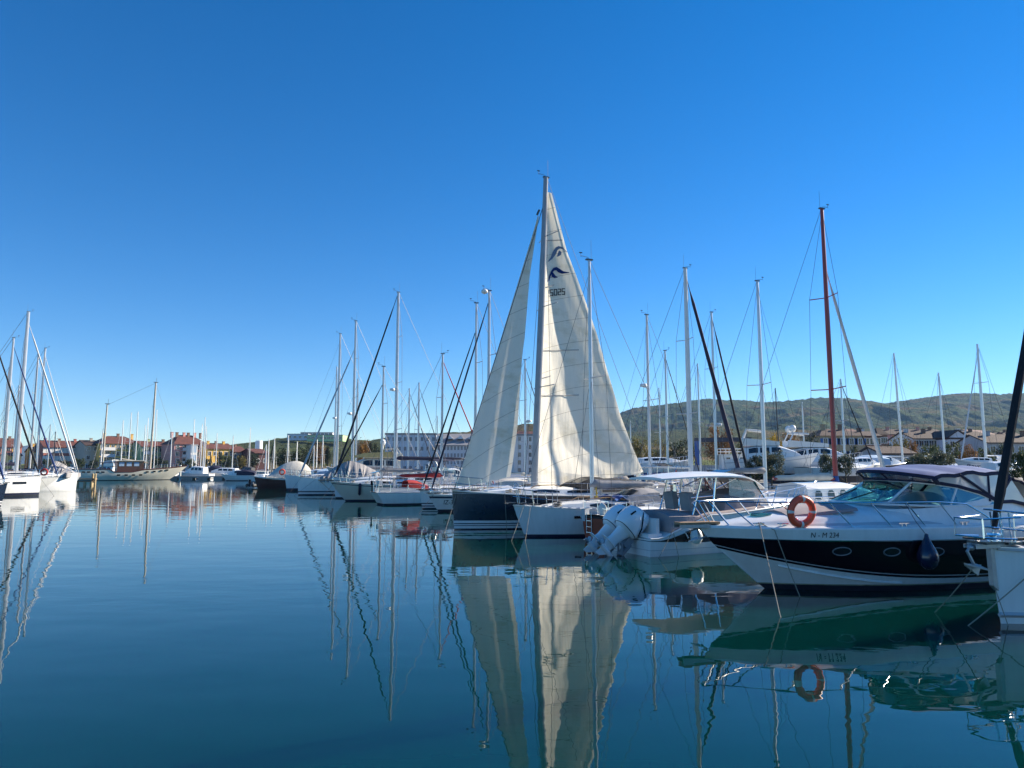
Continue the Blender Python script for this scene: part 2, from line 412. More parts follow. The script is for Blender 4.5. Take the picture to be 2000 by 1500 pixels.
def lumpy_cover(root, x0, x1, z0, r, m, name='sail_cover', seed=0, z1=None, drop=1.4):
    rg = []; rnd = random.Random(seed); N = 14; z1 = z0 if z1 is None else z1
    for i in range(N+1):
        t = i/N; x = x0+(x1-x0)*t; k = r*(1.25-.6*t)*(.9+.2*rnd.random()) * (.35 if i in (0, N) else 1)
        rg.append([(x, k*.7*math.cos(a), z0+(z1-z0)*t + k*.55 + k*drop*.75*math.sin(a)) for a in [2*math.pi*q/10 for q in range(10)]])
    mb = MB(); mb.loft(rg, True, True, True); return mb.build(name, m, root)

def sprayhood(root, H, x, l, m, h=.75, wf=.66, z=None, name='sprayhood', win='darkglass', back=.45):
    b, zz = H.deck(x); zz = zz if z is None else z; wd = b*wf
    rings = []
    for i in range(7):
        t = i/6; hh = h*math.sin(math.pi*(.12+.45*t)); xx = x+l*(1-t)
        rings.append([(xx-.1*abs(k), wd*k, zz+hh*(1-.35*abs(k)**3) if abs(k) < 1 else zz+.15*t) for k in (-1, -.92, -.7, -.35, 0, .35, .7, .92, 1)])
    mb = MB(); mb.loft(rings); o = mb.build(name, m, root)
    for k0, k1 in ((-.62, -.06), (.06, .62)):
        wb = MB(); q = []
        for i in (1, 3):
            t = i/6; hh = h*math.sin(math.pi*(.12+.45*t)); xx = x+l*(1-t)
            q.append([(xx-.1*abs(k)+.03, wd*k, zz+hh*(1-.35*abs(k)**3)+.02) for k in (k0, (k0+k1)/2, k1)])
        wb.loft(q); wb.build('window', win, o)
    return o

def wheel_mesh(root, x, y, z, r=.42):
    mb = MB(); M = Matrix.Rotation(math.pi/2, 4, 'Y'); mb.torus((x, y, z), r, .016, M, 20, 5)
    for k in range(5):
        a = 2*math.pi*k/5; mb.tube([(x, y, z), (x, y+r*math.cos(a), z+r*math.sin(a))], .009, 4)
    mb.tube([(x, y, z), (x+.22, y, z)], .03, 6); mb.box((x+.3, y, z-.35), (.18, .22, .85))
    return mb.build('steering_wheel', 'steel', root)

BOATS = []
def deck_clutter(root, hl, seed, xc0, xc1):
    rnd = random.Random(seed); b, z = hl.deck(hl.xs+.8)
    q = MB(); q.tube([(hl.xs+.15, .5*b, z+.6), (hl.xs-.35, .5*b, z+1.55)], .016, 5); q.build('flagstaff', 'steel', root)
    q = MB(); q.loft([[(hl.xs-.18-.02*i, .5*b+.05*math.sin(i*1.3)+.02*j, z+1.0+.08*j-.10*i) for i in range(5)] for j in range(5)]); q.build('flag', rnd.choice(['canvas_white', 'canvas_red', 'canvas_blue']), root)
    if rnd.random() < .6: q = MB(); q.box((hl.xs+.3, -.45*b, z+.72), (.28, .5, .42), Matrix.Rotation(.1, 3, 'Z')); q.build('liferaft', rnd.choice(['offwhite', 'canvas_grey', 'canvas_white']), root)
    if rnd.random() < .5: q = MB(); q.box((hl.xs+.05, .1, z+1.55), (.6, 1.1, .03), Matrix.Rotation(-.25, 3, 'Y')); q.build('solar_panel', 'navyhull', root); q = MB(); q.tube([(hl.xs+.15, -.4, z), (hl.xs+.05, -.4, z+1.5)], .02, 5); q.tube([(hl.xs+.05, -.4, z+1.5), (hl.xs+.05, .6, z+1.5)], .02, 5); q.tube([(hl.xs+.15, .6, z), (hl.xs+.05, .6, z+1.5)], .02, 5); q.build('stern_arch', 'steel', root)
    if rnd.random() < .6: q = MB(); q.box((hl.xs+.12, .8*b, z+.72), (.22, .26, .34)); q.tube([(hl.xs+.1, .8*b, z+.55), (hl.xs+.1, .8*b, z-.1)], .05, 6); q.build('outboard_motor', rnd.choice(['decal', 'grey']), root)
    for k in range(3):
        bb, zz = hl.deck(xc1+.6+.5*k); q = MB(); q.box((xc1+.5+.55*k, 0, zz+.10), (.42, .42, .05)); q.build('hatch', 'smokedhatch', root)
        if k < 2: q = MB(); q.lathe([(.07, 0), (.065, .08), (.085, .16), (.05, .19)], 10, Matrix.Translation((xc0-.25-.5*k, .55*b*(1 if k else -1), z+.32))); q.build('winch', 'steel', root)
    for sg in (1, -1):
        q = MB(); x = (xc0+xc1)/2; bb, zz = hl.deck(x); q.tube([(x-.9, sg*bb*.42, zz+.40), (x-.5, sg*bb*.42, zz+.50), (x+.5, sg*bb*.42, zz+.48), (x+.8, sg*bb*.42, zz+.36)], .022, 5); q.build('grab_rail', 'teak', root)
    q = MB(); n_ = rnd.choice([2, 3])
    for k in range(n_):
        a = rnd.uniform(xc1*.2, xc1); bb, zz = hl.deck(a); q.tube([(a+.16*math.cos(t_*.8), bb*.62+.16*math.sin(t_*.8), zz+.08+.012*t_) for t_ in range(14)], .022, 4); q.build('coiled_rope', rnd.choice(['rope', 'canvas_blue', 'rope', 'ropedark']), root); q = MB()
def sailboat(label, pxm, D, topy, th=25.0, L=10.5, B=3.3, fb=None, ax=.42, hull='white', boot='antifoul', stripe=None, stripe_z=.16, jib=None, jr=.085, jz=.94, cover=None,
             boom=None, dodger=None, bimini=None, mm='alu', mr=.085, spr=2, radar=None, z0=0.0, det=1, group='sailing yachts moored in the marina', rake=.9, srake=.3, boomz=None, tilt=0.0,
             rows=None, mats=None, cabm='white', X=None, jibx=None, name='sailing_yacht', bl=None, lines=True, cabh=.42, mastcat=None, stay=True, H=None, tb=.72, cat='sailing yacht', wheel=True, cradle=False, clutter=True, nwin=2):
    fb = fb or (L*.095, L*.090, L*.125)
    X = Xat(pxm, D, 2.0) if X is None else X
    mr *= 1.22
    Ht = (Zat(topy, D) if H is None else H) - z0
    root = thing(name, label, cat, (X, D, z0), R(th), group)
    hl = Hull(-(1-ax)*L, L, B, fb, rake, srake, tb); root_x = ax*L
    BOATS.append((label[:40], X, D, th, -(1-ax)*L, ax*L, B))
    if rows is None:
        rows, mats = [lambda t: hl.sheer(t)], []
        if stripe: rows += [lambda t: hl.sheer(t)-stripe_z, lambda t: hl.sheer(t)-stripe_z-.07]; mats += [hull, stripe]
        rows += [.13, .0 if z0 == 0 else -.1, -.42]; mats += [hull, boot, boot]
    hl.build(rows, mats, root, 20 if det else 12)
    hl.deck_mesh(root, 'white' if hull != 'cream' else 'offwhite', rail='alu' if det else None)
    cb = cabin_mesh(root, hl, -.30*L+ax*L*.1, ax*L*.62, .60, cabh, cabm, win=det > 0, nwin=nwin)
    zb = fb[1]+cabh
    # mast
    mb = MB(); tx = math.tan(R(tilt))*Ht
    mb.tube([(0, 0, zb-.1), (tx*.6, 0, Ht*.6), (tx*.98, 0, Ht-.0)], [mr, mr, mr*.72], 8, sq=.72)
    mast = mb.build('mast', mm, root)
    zs = [zb+(Ht-zb)*(k+1)/(spr+1) for k in range(spr)]; sw = [B*.30*(1-.18*k) for k in range(spr)]
    for z, s_ in zip(zs, sw):
        sb = MB(); sb.tube([(-.22+tx*z/Ht, -s_, z+.05), (tx*z/Ht, 0, z), (-.22+tx*z/Ht, s_, z+.05)], .026 if det else .035, 4); sb.build('spreader', mm if mm != 'whitemast' else 'alu', mast)
    if det:
        wv = MB(); wv.tube([(tx, 0, Ht), (tx+.05, 0, Ht+.12), (tx+.45, 0, Ht+.16)], .012, 4); wv.tube([(tx+.45, 0, Ht+.1), (tx+.45, 0, Ht+.28)], .01, 4); wv.box((tx+.45, 0, Ht+.3), (.16, .02, .05)); wv.tube([(tx-.08, .05, Ht), (tx-.08, .05, Ht+.95)], .008, 4)
        wv.box((tx, 0, Ht+.02), (.34, .14, .06)); wv.build('wind_vane', 'wire', mast)
        if radar:
            rb = MB(); rb.lathe([(.05, -.12), (.25, -.1), (.27, 0), (.24, .09), (.1, .12)], 14, Matrix.Translation((.42, 0, radar))); rb.box((.2, 0, radar-.14), (.45, .12, .05)); rb.build('radar_dome', 'white', mast)
    # boom
    bl = bl or .36*L; bz = boomz or zb+.75
    bm = MB(); bm.tube([(-.1, 0, bz), (-bl, 0, bz+.05)], .075, 7); bo = bm.build('boom', mm, root)
    if cover: lumpy_cover(bo, .12, -bl*.97, bz+.03, .17, cover, seed=int(pxm))
    # rigging
    bx = (root_x if jibx is None else jibx) - .25; bzz = hl.deck(bx)[1]
    if jib:
        jb = MB(); a = Vector((bx, 0, bzz+.35)); e = Vector((tx*jz+.08, 0, Ht*jz)); rr = random.Random(int(pxm)); N = 16
        jb.tube([a + (e-a)*(i/N) + Vector((0, 0, -.0)) for i in range(N+1)], [jr*(.45 if i == 0 else (1.0-.45*i/N))*(.9+.2*rr.random()) if i < N-1 else .03 for i in range(N+1)], 7)
        jo = jb.build('furled_jib', jib, root)
        fu = MB(); fu.lathe([(.05, 0), (.13, .02), (.13, .06), (.06, .08), (.06, .14), (.13, .16), (.12, .2)], 10, Matrix.Translation((bx+.03, 0, bzz+.08))); fu.build('furler_drum', 'steel' if det else 'alu', jo)
    elif stay:
        f = MB(); f.tube([(bx, 0, bzz), (tx*jz+.05, 0, Ht*jz)], .009 if det else .014, 4); f.build('forestay', 'wire', root)
    wr = .0075 + .00013*min(D, 80)
    if lines:
        f = MB(); f.tube([(tx-.06, 0, Ht-.05), (hl.xs+.15, 0, hl.sh[0]+.1)], wr, 4); f.build('backstay', 'wire', root)
        for sg in (1, -1):
            f = MB(); b, z = hl.deck(-.15)
            f.tube([(-.2, sg*(b-.12), z)] + [(-.22+tx*q/Ht, sg*s_, q+.05) for q, s_ in zip(zs, sw)] + [(tx*.98, sg*.04, Ht*.98)], wr, 4)
            if spr: f.tube([(.35, sg*(b-.14), z), (tx*zs[0]/Ht, sg*.05, zs[0]-.1)], wr*.9, 4)
            f.build('shroud', 'wire', root)
    if det:
        st = [hl.xs+1.0+(hl.L-2.5)*i/6 for i in range(7)]
        rail_mesh(root, hl.deck, st, .62, m='steel'); pulpit_mesh(root, hl); pushpit_mesh(root, hl)
        ck = MB(); x0 = hl.xs+.25; x1 = -.30*L+ax*L*.1; b, z = hl.deck(x0+.5)
        for sg in (1, -1): ck.box(((x0+x1)/2, sg*b*.62, z+.16), (x1-x0, .22, .3))
        ck.box(((x0+x1)/2, 0, z+.065), (x1-x0-.1, b*1.0, .02)); ck.build('cockpit', ['offwhite'], root)
        if wheel: wheel_mesh(root, hl.xs+1.3, 0, z+1.0)
    if dodger: sprayhood(root, hl, -.30*L+ax*L*.1-.3, 1.7, dodger, z=fb[1]+cabh*.55, h=.72)
    if det and clutter: deck_clutter(root, hl, int(X*37+D*11), -.30*L+ax*L*.1, ax*L*.62)
    if bimini:
        mb = MB(); xb = hl.xs+.5; zt = fb[0]+2.0; wd = B*.36
        mb.loft([[(xb+1.9*i/5, wd*k, zt+.18*(1-k*k)+.06*math.sin(math.pi*i/5)) for k in (-1, -.5, 0, .5, 1)] for i in range(6)]); o = mb.build('bimini', bimini, root)
        pb = MB()
        for sg in (1, -1):
            for q in (0, 1.9): pb.tube([(xb+.95, sg*wd*1.1, fb[0]+.1), (xb+q, sg*wd, zt)], .013, 4)
        pb.build('bimini_frame', 'steel', o)
    if cradle:
        cr = MB()
        for xx in (-.25*L, .2*L):
            for sg in (1, -1): cr.tube([(xx, sg*B*.5, -z0+1.2), (xx, sg*B*.28, -.25)], .06, 5)
        cr.build('cradle', 'bluedoor', root)
    return root, hl, mast

def rope(label, pts, sag=.15, r=.011, m='rope', group='mooring lines'):
    A = [Vector(p) for p in pts]; out = []
    for i in range(len(A)-1):
        for k in range(10):
            t = k/10; p = A[i].lerp(A[i+1], t); p.z -= sag*4*t*(1-t); out.append(p)
    out.append(A[-1]); mb = MB(); mb.tube(out, r, 6)
    o = mb.build('mooring_line', m); tag(o, label, 'mooring line', group); return o

def rot(th, p, o):                                     # boat-local point to the world
    a = R(th); return Vector((o[0]+p[0]*math.cos(a)-p[1]*math.sin(a), o[1]+p[0]*math.sin(a)+p[1]*math.cos(a), (o[2] if len(o) > 2 else 0)+p[2]))

def hull_text(root, hl, body, size, x, z, sg=1, m='decal', gap=.006, name='lettering', wscale=1.0):
    vs, fs, wd = text_geo(body, size); mb = MB()
    for k, (dx, dz) in enumerate(((0, 0), (size*.022, 0), (-size*.022, 0), (0, size*.018), (0, -size*.018))):
        out = []
        for v in vs:
            xx = x - sg*v.x*wscale + dx; zz = z + v.y + dz
            out.append((xx, sg*(hl.at(xx, zz)+gap+.0012*k), zz))
        mb.add(out, fs); return mb.build(name, m, root, smooth=False)

# ------------------------------------------------------------------ the motor cruiser in front: black hull, violet canopy
def motor_cruiser():
    TH = 195.0; d = Vector((math.cos(R(TH)), math.sin(R(TH)), 0)); L = 9.7
    tip = Vector((Xat(1366, 17.5, 1.3), 17.5, 0)); stern = tip - d*L
    root = thing('motor_cruiser', 'black and white motor cruiser with violet canopy and orange lifebuoy on its rail', 'motor cruiser', stern, R(TH))
    hl = Hull(0, L, 3.1, (1.42, 1.50, 1.52), 1.75, -.15, .86, .40, 2.7, .20, .42, 1.8)
    Z = [hl.sheer, lambda t: 1.22+.07*t**2, lambda t: 1.195+.07*t**2, lambda t: .36+.75*max(0, (t-.3)/.7)**3, lambda t: .335+.745*max(0, (t-.3)/.7)**3,
         lambda t: .28+.735*max(0, (t-.3)/.7)**3, .165, .135, .0, -.5]
    hl.build(Z, ['white', 'steel', 'blackhull', 'lightgrey', 'blackhull', 'white', 'scum', 'antifoul', 'antifoul'], root, 30)
    # spray rail
    for sg in (1, -1):
        q = []
        for i in range(13):
            x = 5.0+2.9*i/12; z = .20+.42*(i/12)**1.5; q.append((x, sg*(hl.at(x, z)+.012), z))
        MB().tube(q, .028, 5).build('spray_rail', 'white', root)
    # deck moulding: side decks, raised coachroof with crease, forward part flush
    def prof(x):
        b, z = hl.deck(x); u = min(1, max(0, (9.3-x)/3.6)); h = .50*u**.8
        return [(b, z), (b-.02, z+.035), (max(b*.90, b-.16), z+.06), (b*.80, z+.06+h*.18), (b*.74, z+.06+h*.42), (b*.64, z+.06+h*.62), (b*.45, z+.06+h*.85), (b*.2, z+.06+h*.97), (0, z+.06+h)]
    rings = []
    for i in range(33):
        x = 1.0+8.66*i/32; p = prof(x); rings.append([(x, y, z) for y, z in p] + [(x, -y, z) for y, z in reversed(p[:-1])])
    MB().loft(rings, False, False, True).build('deck', 'white', root)
    # cockpit sides sweeping up into the arch, and the swim platform
    for sg in (1, -1):
        rg = []
        for i in range(17):
            x = .25+5.0*i/16; b, z = hl.deck(x)
            top = 1.98+.30*math.exp(-((x-1.9)/1.0)**2) if x < 4.3 else 1.98
            if x < 1.3: top = 1.62+(top-1.62)*(x-.25)/1.05
            f_ = 1-.34*max(0, (x-3.3)/1.95)**1.6; top -= .06*max(0, (x-3.3)/1.95)
            rg.append([(x, sg*(b-.04)*f_**.3, z-.02), (x, sg*(b*.88)*f_**.6, z+.10), (x, sg*b*.83*f_, top-.1), (x, sg*b*.80*f_, top), (x, sg*b*.74*f_, top), (x, sg*b*.72*f_, z)])
        MB().loft(rg if sg < 0 else [list(reversed(q)) for q in rg], False, True, True).build('coaming', 'white', root)
    mb = MB(); mb.box((-.45, 0, .42), (1.1, 2.5, .10)); mb.box((.15, 0, .78), (.12, 2.5, .7)); mb.build('swim_platform', 'white', root)
    mb = MB(); mb.box((2.6, 0, 1.05), (3.6, 2.1, .08), mi=0); mb.box((3.3, .55, 1.5), (.6, .55, .9), mi=1); mb.box((3.2, -.6, 1.5), (.6, .55, .9), mi=1); mb.box((1.2, 0, 1.4), (.6, 1.9, .7), mi=1)
    mb.box((4.2, .55, 1.8), (.5, .9, .5), mi=2); mb.build('cockpit_seats', ['cockpit_dark', 'offwhite', 'grey'], root)
    # windscreen: lower and upper curve swept round the front
    lo = [(1.95, 1.28, 2.02), (2.6, 1.27, 2.00), (3.4, 1.22, 2.0), (4.2, 1.10, 2.02), (5.0, .88, 2.05), (5.55, .50, 2.08), (5.75, 0, 2.09)]
    up = [(1.90, 1.26, 2.06), (2.45, 1.20, 2.30), (3.05, 1.12, 2.46), (3.55, 1.02, 2.54), (4.10, .78, 2.60), (4.45, .42, 2.63), (4.55, 0, 2.64)]
    lo += [(x, -y, z) for x, y, z in reversed(lo[:-1])]; up += [(x, -y, z) for x, y, z in reversed(up[:-1])]
    ws = MB().loft([lo, up]).build('windscreen', 'tealglass', root)
    fr = MB(); fr.tube(up, .038, 7); fr.tube(lo, .030, 6)
    for i in (2, 4, 8, 10): fr.tube([lo[i], up[i]], .030, 6)
    fr.build('windscreen_frame', 'white', ws)
    MB().tube([(5.6, .25, 2.14), (5.1, .62, 2.36)], .014, 4).build('wiper', 'rubber', ws); MB().tube([(5.6, -.35, 2.14), (5.05, -.05, 2.42)], .014, 4).build('wiper', 'rubber', ws)
    # canopy: violet top, clear side panels with dark straps, white back curtain
    def ctop(t, k):
        x = 4.75-3.35*t - .95*abs(k)**2.2*(1-t); zz = 2.80+.22*math.sin(math.pi*min(1, .15+t*.62)) + .03*math.sin(t*17) - .16*abs(k)**2.5 - .05*max(0, t-.8)*5*0
        return (x, 1.20*k, zz)
    ks = [-1, -.85, -.6, -.3, 0, .3, .6, .85, 1]
    top = [[ctop(i/12, k) for k in ks] for i in range(13)]
    edge = MB().loft(top, mi=0)
    for sg in (0, -1): edge.loft([[Vector(r_[sg]) + Vector((0, 0, .005)) for r_ in top], [Vector(r_[sg]) + Vector((0, .02*(1 if sg else -1), -.09)) for r_ in top]], mi=1)
    edge.loft([[Vector(p)+Vector((.01, 0, .005)) for p in top[0]], [Vector(p)+Vector((.05, 0, -.07)) for p in top[0]]], mi=1)
    cn = edge.build('canopy', ['canopy_violet' if 'canopy_violet' in MATS else 'canvas_violet', 'canvas_navy'], root)
    fl = [(lo[i], up[i]) for i in range(13)]
    upf = [Vector(up[i]) + Vector((.02, 0, .02)) for i in range(3, 10)]
    ft = [Vector(ctop(0, k)) + Vector((.04, 0, -.06)) for k in (1, .66, .33, 0, -.33, -.66, -1)]
    MB().loft([upf, ft]).build('front_panel', 'smokevinyl', cn)
    sb = MB(); sb.tube([p + Vector((.015, 0, .0)) for p in upf], .03, 6); sb.tube(ft, .022, 5)
    for i in (0, 2, 4, 6): sb.tube([upf[i], ft[i]], .018 if i not in (0, 6) else .05, 5)
    sb.build('canopy_strap', 'canvas_navy', cn)
    for sg in (1, -1):
        A = [Vector((up[i][0], sg*(up[i][1]+.01), up[i][2]+.03)) for i in (3, 2, 1, 0)] + [Vector((1.45, sg*1.24, 2.10)), Vector((.9, sg*1.2, 2.0))]
        T = [Vector(ctop(t, 1)) for t in (0, .2, .45, .7, .85, 1)]; T = [Vector((p.x, sg*p.y, p.z-.06)) for p in T]
        MB().loft([A, T]).build('side_panel', 'clearvinyl', cn)
        sb = MB(); sb.tube(A, .05, 6); sb.tube([T[1].lerp(T[2], .5), A[3]], .035, 5); sb.tube([T[5], A[3]+Vector((.1, 0, 0))], .045, 5); sb.tube([T[0], A[0]], .06, 6); sb.tube([T[3], A[3]+Vector((.3, 0, .02))], .028, 5); sb.build('canopy_strap', 'canvas_navy', cn)
    bk = []
    for i in range(7):
        t = i/6; bk.append([(1.38-.85*math.sin(t*math.pi/2)+.05*math.cos(k*2), 1.2*k, 2.82-.16*abs(k)**2.5-1.15*(1-math.cos(t*math.pi/2))) for k in ks])
    MB().loft(bk).build('rear_curtain', 'canvas_white', cn)
    for sg in (1, -1): MB().tube([Vector(bk[i][8 if sg > 0 else 0]) + Vector((-.03, sg*.015, .0)) for i in range(7)], .05, 5).build('canopy_strap', 'canvas_navy', cn)
    for sg in (1, -1):
        q = MB(); b, z = hl.deck(7.0)
        q.loft([[(x, sg*(prof(x)[2][0]-.02-.0), prof(x)[2][1]+.006+.0) for x in [3.2+.3*i for i in range(16)]], [(x, sg*(prof(x)[3][0]+.02), prof(x)[3][1]+.006) for x in [3.2+.3*i for i in range(16)]]]); q.build('nonskid_strip', 'lightgrey', root)
        for k in range(4): q = MB(); x = 1.55+.16*k; q.tube([(x, sg*(hl.at(x, .95)+.004), .86), (x+.05, sg*(hl.at(x+.05, 1.05)+.004), 1.06)], .022, 4); q.build('air_vent', 'grey', root)
    # sun pad, hatch, portholes, cleats, bow roller, rails
    pad = MB(); pr = []
    for i in range(9):
        x = 5.95+1.65*i/8; q = prof(x); zc = q[-1][1]; hw = q[5][0]*(1.08-.25*i/8)
        pr.append([(x, -hw, zc-.17+.05), (x, -hw*.95, zc-.10+.05), (x, -hw*.5, zc+.03), (x, 0, zc+.06), (x, hw*.5, zc+.03), (x, hw*.95, zc-.10+.05), (x, hw, zc-.17+.05)])
    pad.loft(pr, False, True, True).build('sun_pad', ['canvas_mauve'], root)
    zc = prof(7.95)[-1][1]; MB().lathe([(.27, 0), (.27, .035), (.24, .05), (.01, .055)], 20, Matrix.Translation((7.98, .0, zc-.02))).build('deck_hatch', 'tealglass', root)
    for x in (6.65, 5.43, 4.2):
        z = .92+.02*(x-3); pb = MB(); ring = []; ob = []
        for a in range(25):
            q = 2*math.pi*a/24; ring.append((x+.21*math.cos(q), hl.at(x+.21*math.cos(q), z+.095*math.sin(q))+.008, z+.095*math.sin(q)))
        pb.tube(ring, .013, 5); po = pb.build('porthole', 'grey', root)
        gl = MB(); gl.add([(a, b-.002, c) for a, b, c in ring[:-1]], [tuple(range(24))]); gl.build('porthole_glass', 'darkglass', po)
    for x in (7.95, 8.45, 5.0, 3.2):
        for sg in (1, -1):
            b, z = hl.deck(x); c = MB(); y = sg*(b-.14)
            for dx in (-.06, .06): c.tube([(x+dx, y, z+.05), (x+dx, y, z+.12)], .018, 5)
            c.tube([(x-.15, y, z+.125), (x+.15, y, z+.125)], .016, 5); c.build('cleat', 'steel', root)
    br = MB(); br.box((9.75, 0, 1.63), (1.05, .34, .05), mi=0); br.box((9.9, .16, 1.56), (.8, .02, .08), mi=1); br.box((9.9, -.16, 1.56), (.8, .02, .08), mi=1); br.tube([(9.5, 0, 1.55), (10.1, .05, 1.42), (10.05, .1, 1.28)], .02, 6, 1)
    bro = br.build('bow_roller', ['teak', 'galv'], root)
    an = MB(); an.tube([(10.2, 0, 1.55), (9.75, 0, 1.50), (9.7, 0, 1.32)], .028, 6); an.prism([(0, -.16), (.34, 0), (0, .16), (.06, 0)], lambda u, v, t: (9.7+u*.9, v, 1.27+t-u*.25), -.015, .015); an.tube([(9.6, -.18, 1.33), (9.72, 0, 1.24), (9.6, .18, 1.33)], .022, 5)
    an.build('bow_anchor', 'galv', bro)
    rr = MB(); xs = [9.05, 8.55, 7.45, 6.35, 5.35, 4.4, 3.45]; LE = .62
    for sg in (1, -1):
        tops = []
        for x in xs:
            b, z = hl.deck(x); p0 = Vector((x, sg*(b-.10), z+.03)); p1 = Vector((x+LE*(1 if x < 9 else .75), sg*max(.12, hl.deck(min(9.65, x+LE))[0]-.02), z+.03+.60)); rr.tube([p0, p1], .0165, 6); tops.append(p1)
        b, z = hl.deck(2.5)
        rr.tube([(9.75, 0, tops[0].z+.0), Vector((9.72, sg*.10, tops[0].z))] + tops + [Vector((3.2, sg*(hl.deck(3.2)[0]-.06), z+.58)), Vector((2.6, sg*(b-.08), z+.30)), Vector((2.2, sg*(b-.1), z+.05))], .0185, 6)
        rr.tube([(9.45, sg*.1, 1.62), (9.78, sg*.16, 2.1), Vector((9.72, sg*.10, tops[0].z))], .0165, 6)
    rr.build('guard_rail', 'steel', root)
    nv = MB(); b, z = hl.deck(4.05); nv.box((4.05, b*.72, z+.34), (.14, .06, .12), mi=0); nv.box((3.99, b*.72+.032, z+.34), (.09, .02, .08), mi=1); nv.build('navigation_light', ['rubber', 'canvas_red'], root)
    hull_text(root, hl, 'N - M 234', .17, 7.42, 1.325, 1, wscale=.90)
    return root, hl, stern, TH

MC, MCH, MCO, MCT = motor_cruiser()
def mc(x, y, z): return rot(MCT, (x, y, z), MCO)
# lifebuoy tied to the rail
lb = thing('lifebuoy', 'orange lifebuoy ring with white bands tied to the cruiser guard rail', 'lifebuoy', mc(7.60, 1.07, 1.93), R(MCT))
M90 = Matrix.Rotation(math.pi/2 - .12, 4, 'X')
q = MB(); q.torus((0, 0, 0), .30, .082, M90, 40, 12); q.build('ring', 'orange', lb)
for k in range(4):
    a = k*math.pi/2 + .02; q = MB(); q.torus((0, 0, 0), .30, .0855, M90, 5, 12, a0=a-.10, a1=a+.10); q.build('reflective_band', 'offwhite', lb)
g = MB(); g.torus((0, 0, 0), .392, .009, M90, 40, 5); g.build('grab_line', 'rope', lb)
# teardrop fender on its line
fx = 4.62; fy = MCH.at(fx, .8)+.20
fd = thing('fender', 'big dark blue teardrop fender hanging against the black hull', 'fender', mc(fx, fy, .86), R(MCT))
q = MB(); q.lathe([(.01, -.30), (.10, -.28), (.19, -.20), (.235, -.06), (.235, .04), (.19, .18), (.11, .32), (.055, .44), (.04, .52), (.01, .54)], 20); q.build('body', 'fender_navy', fd)
q = MB(); q.tube([(0, 0, .5), (.12, -.16, .80), (.30, -.30, 1.28)], .008, 5); q.build('line', 'ropedark', fd)

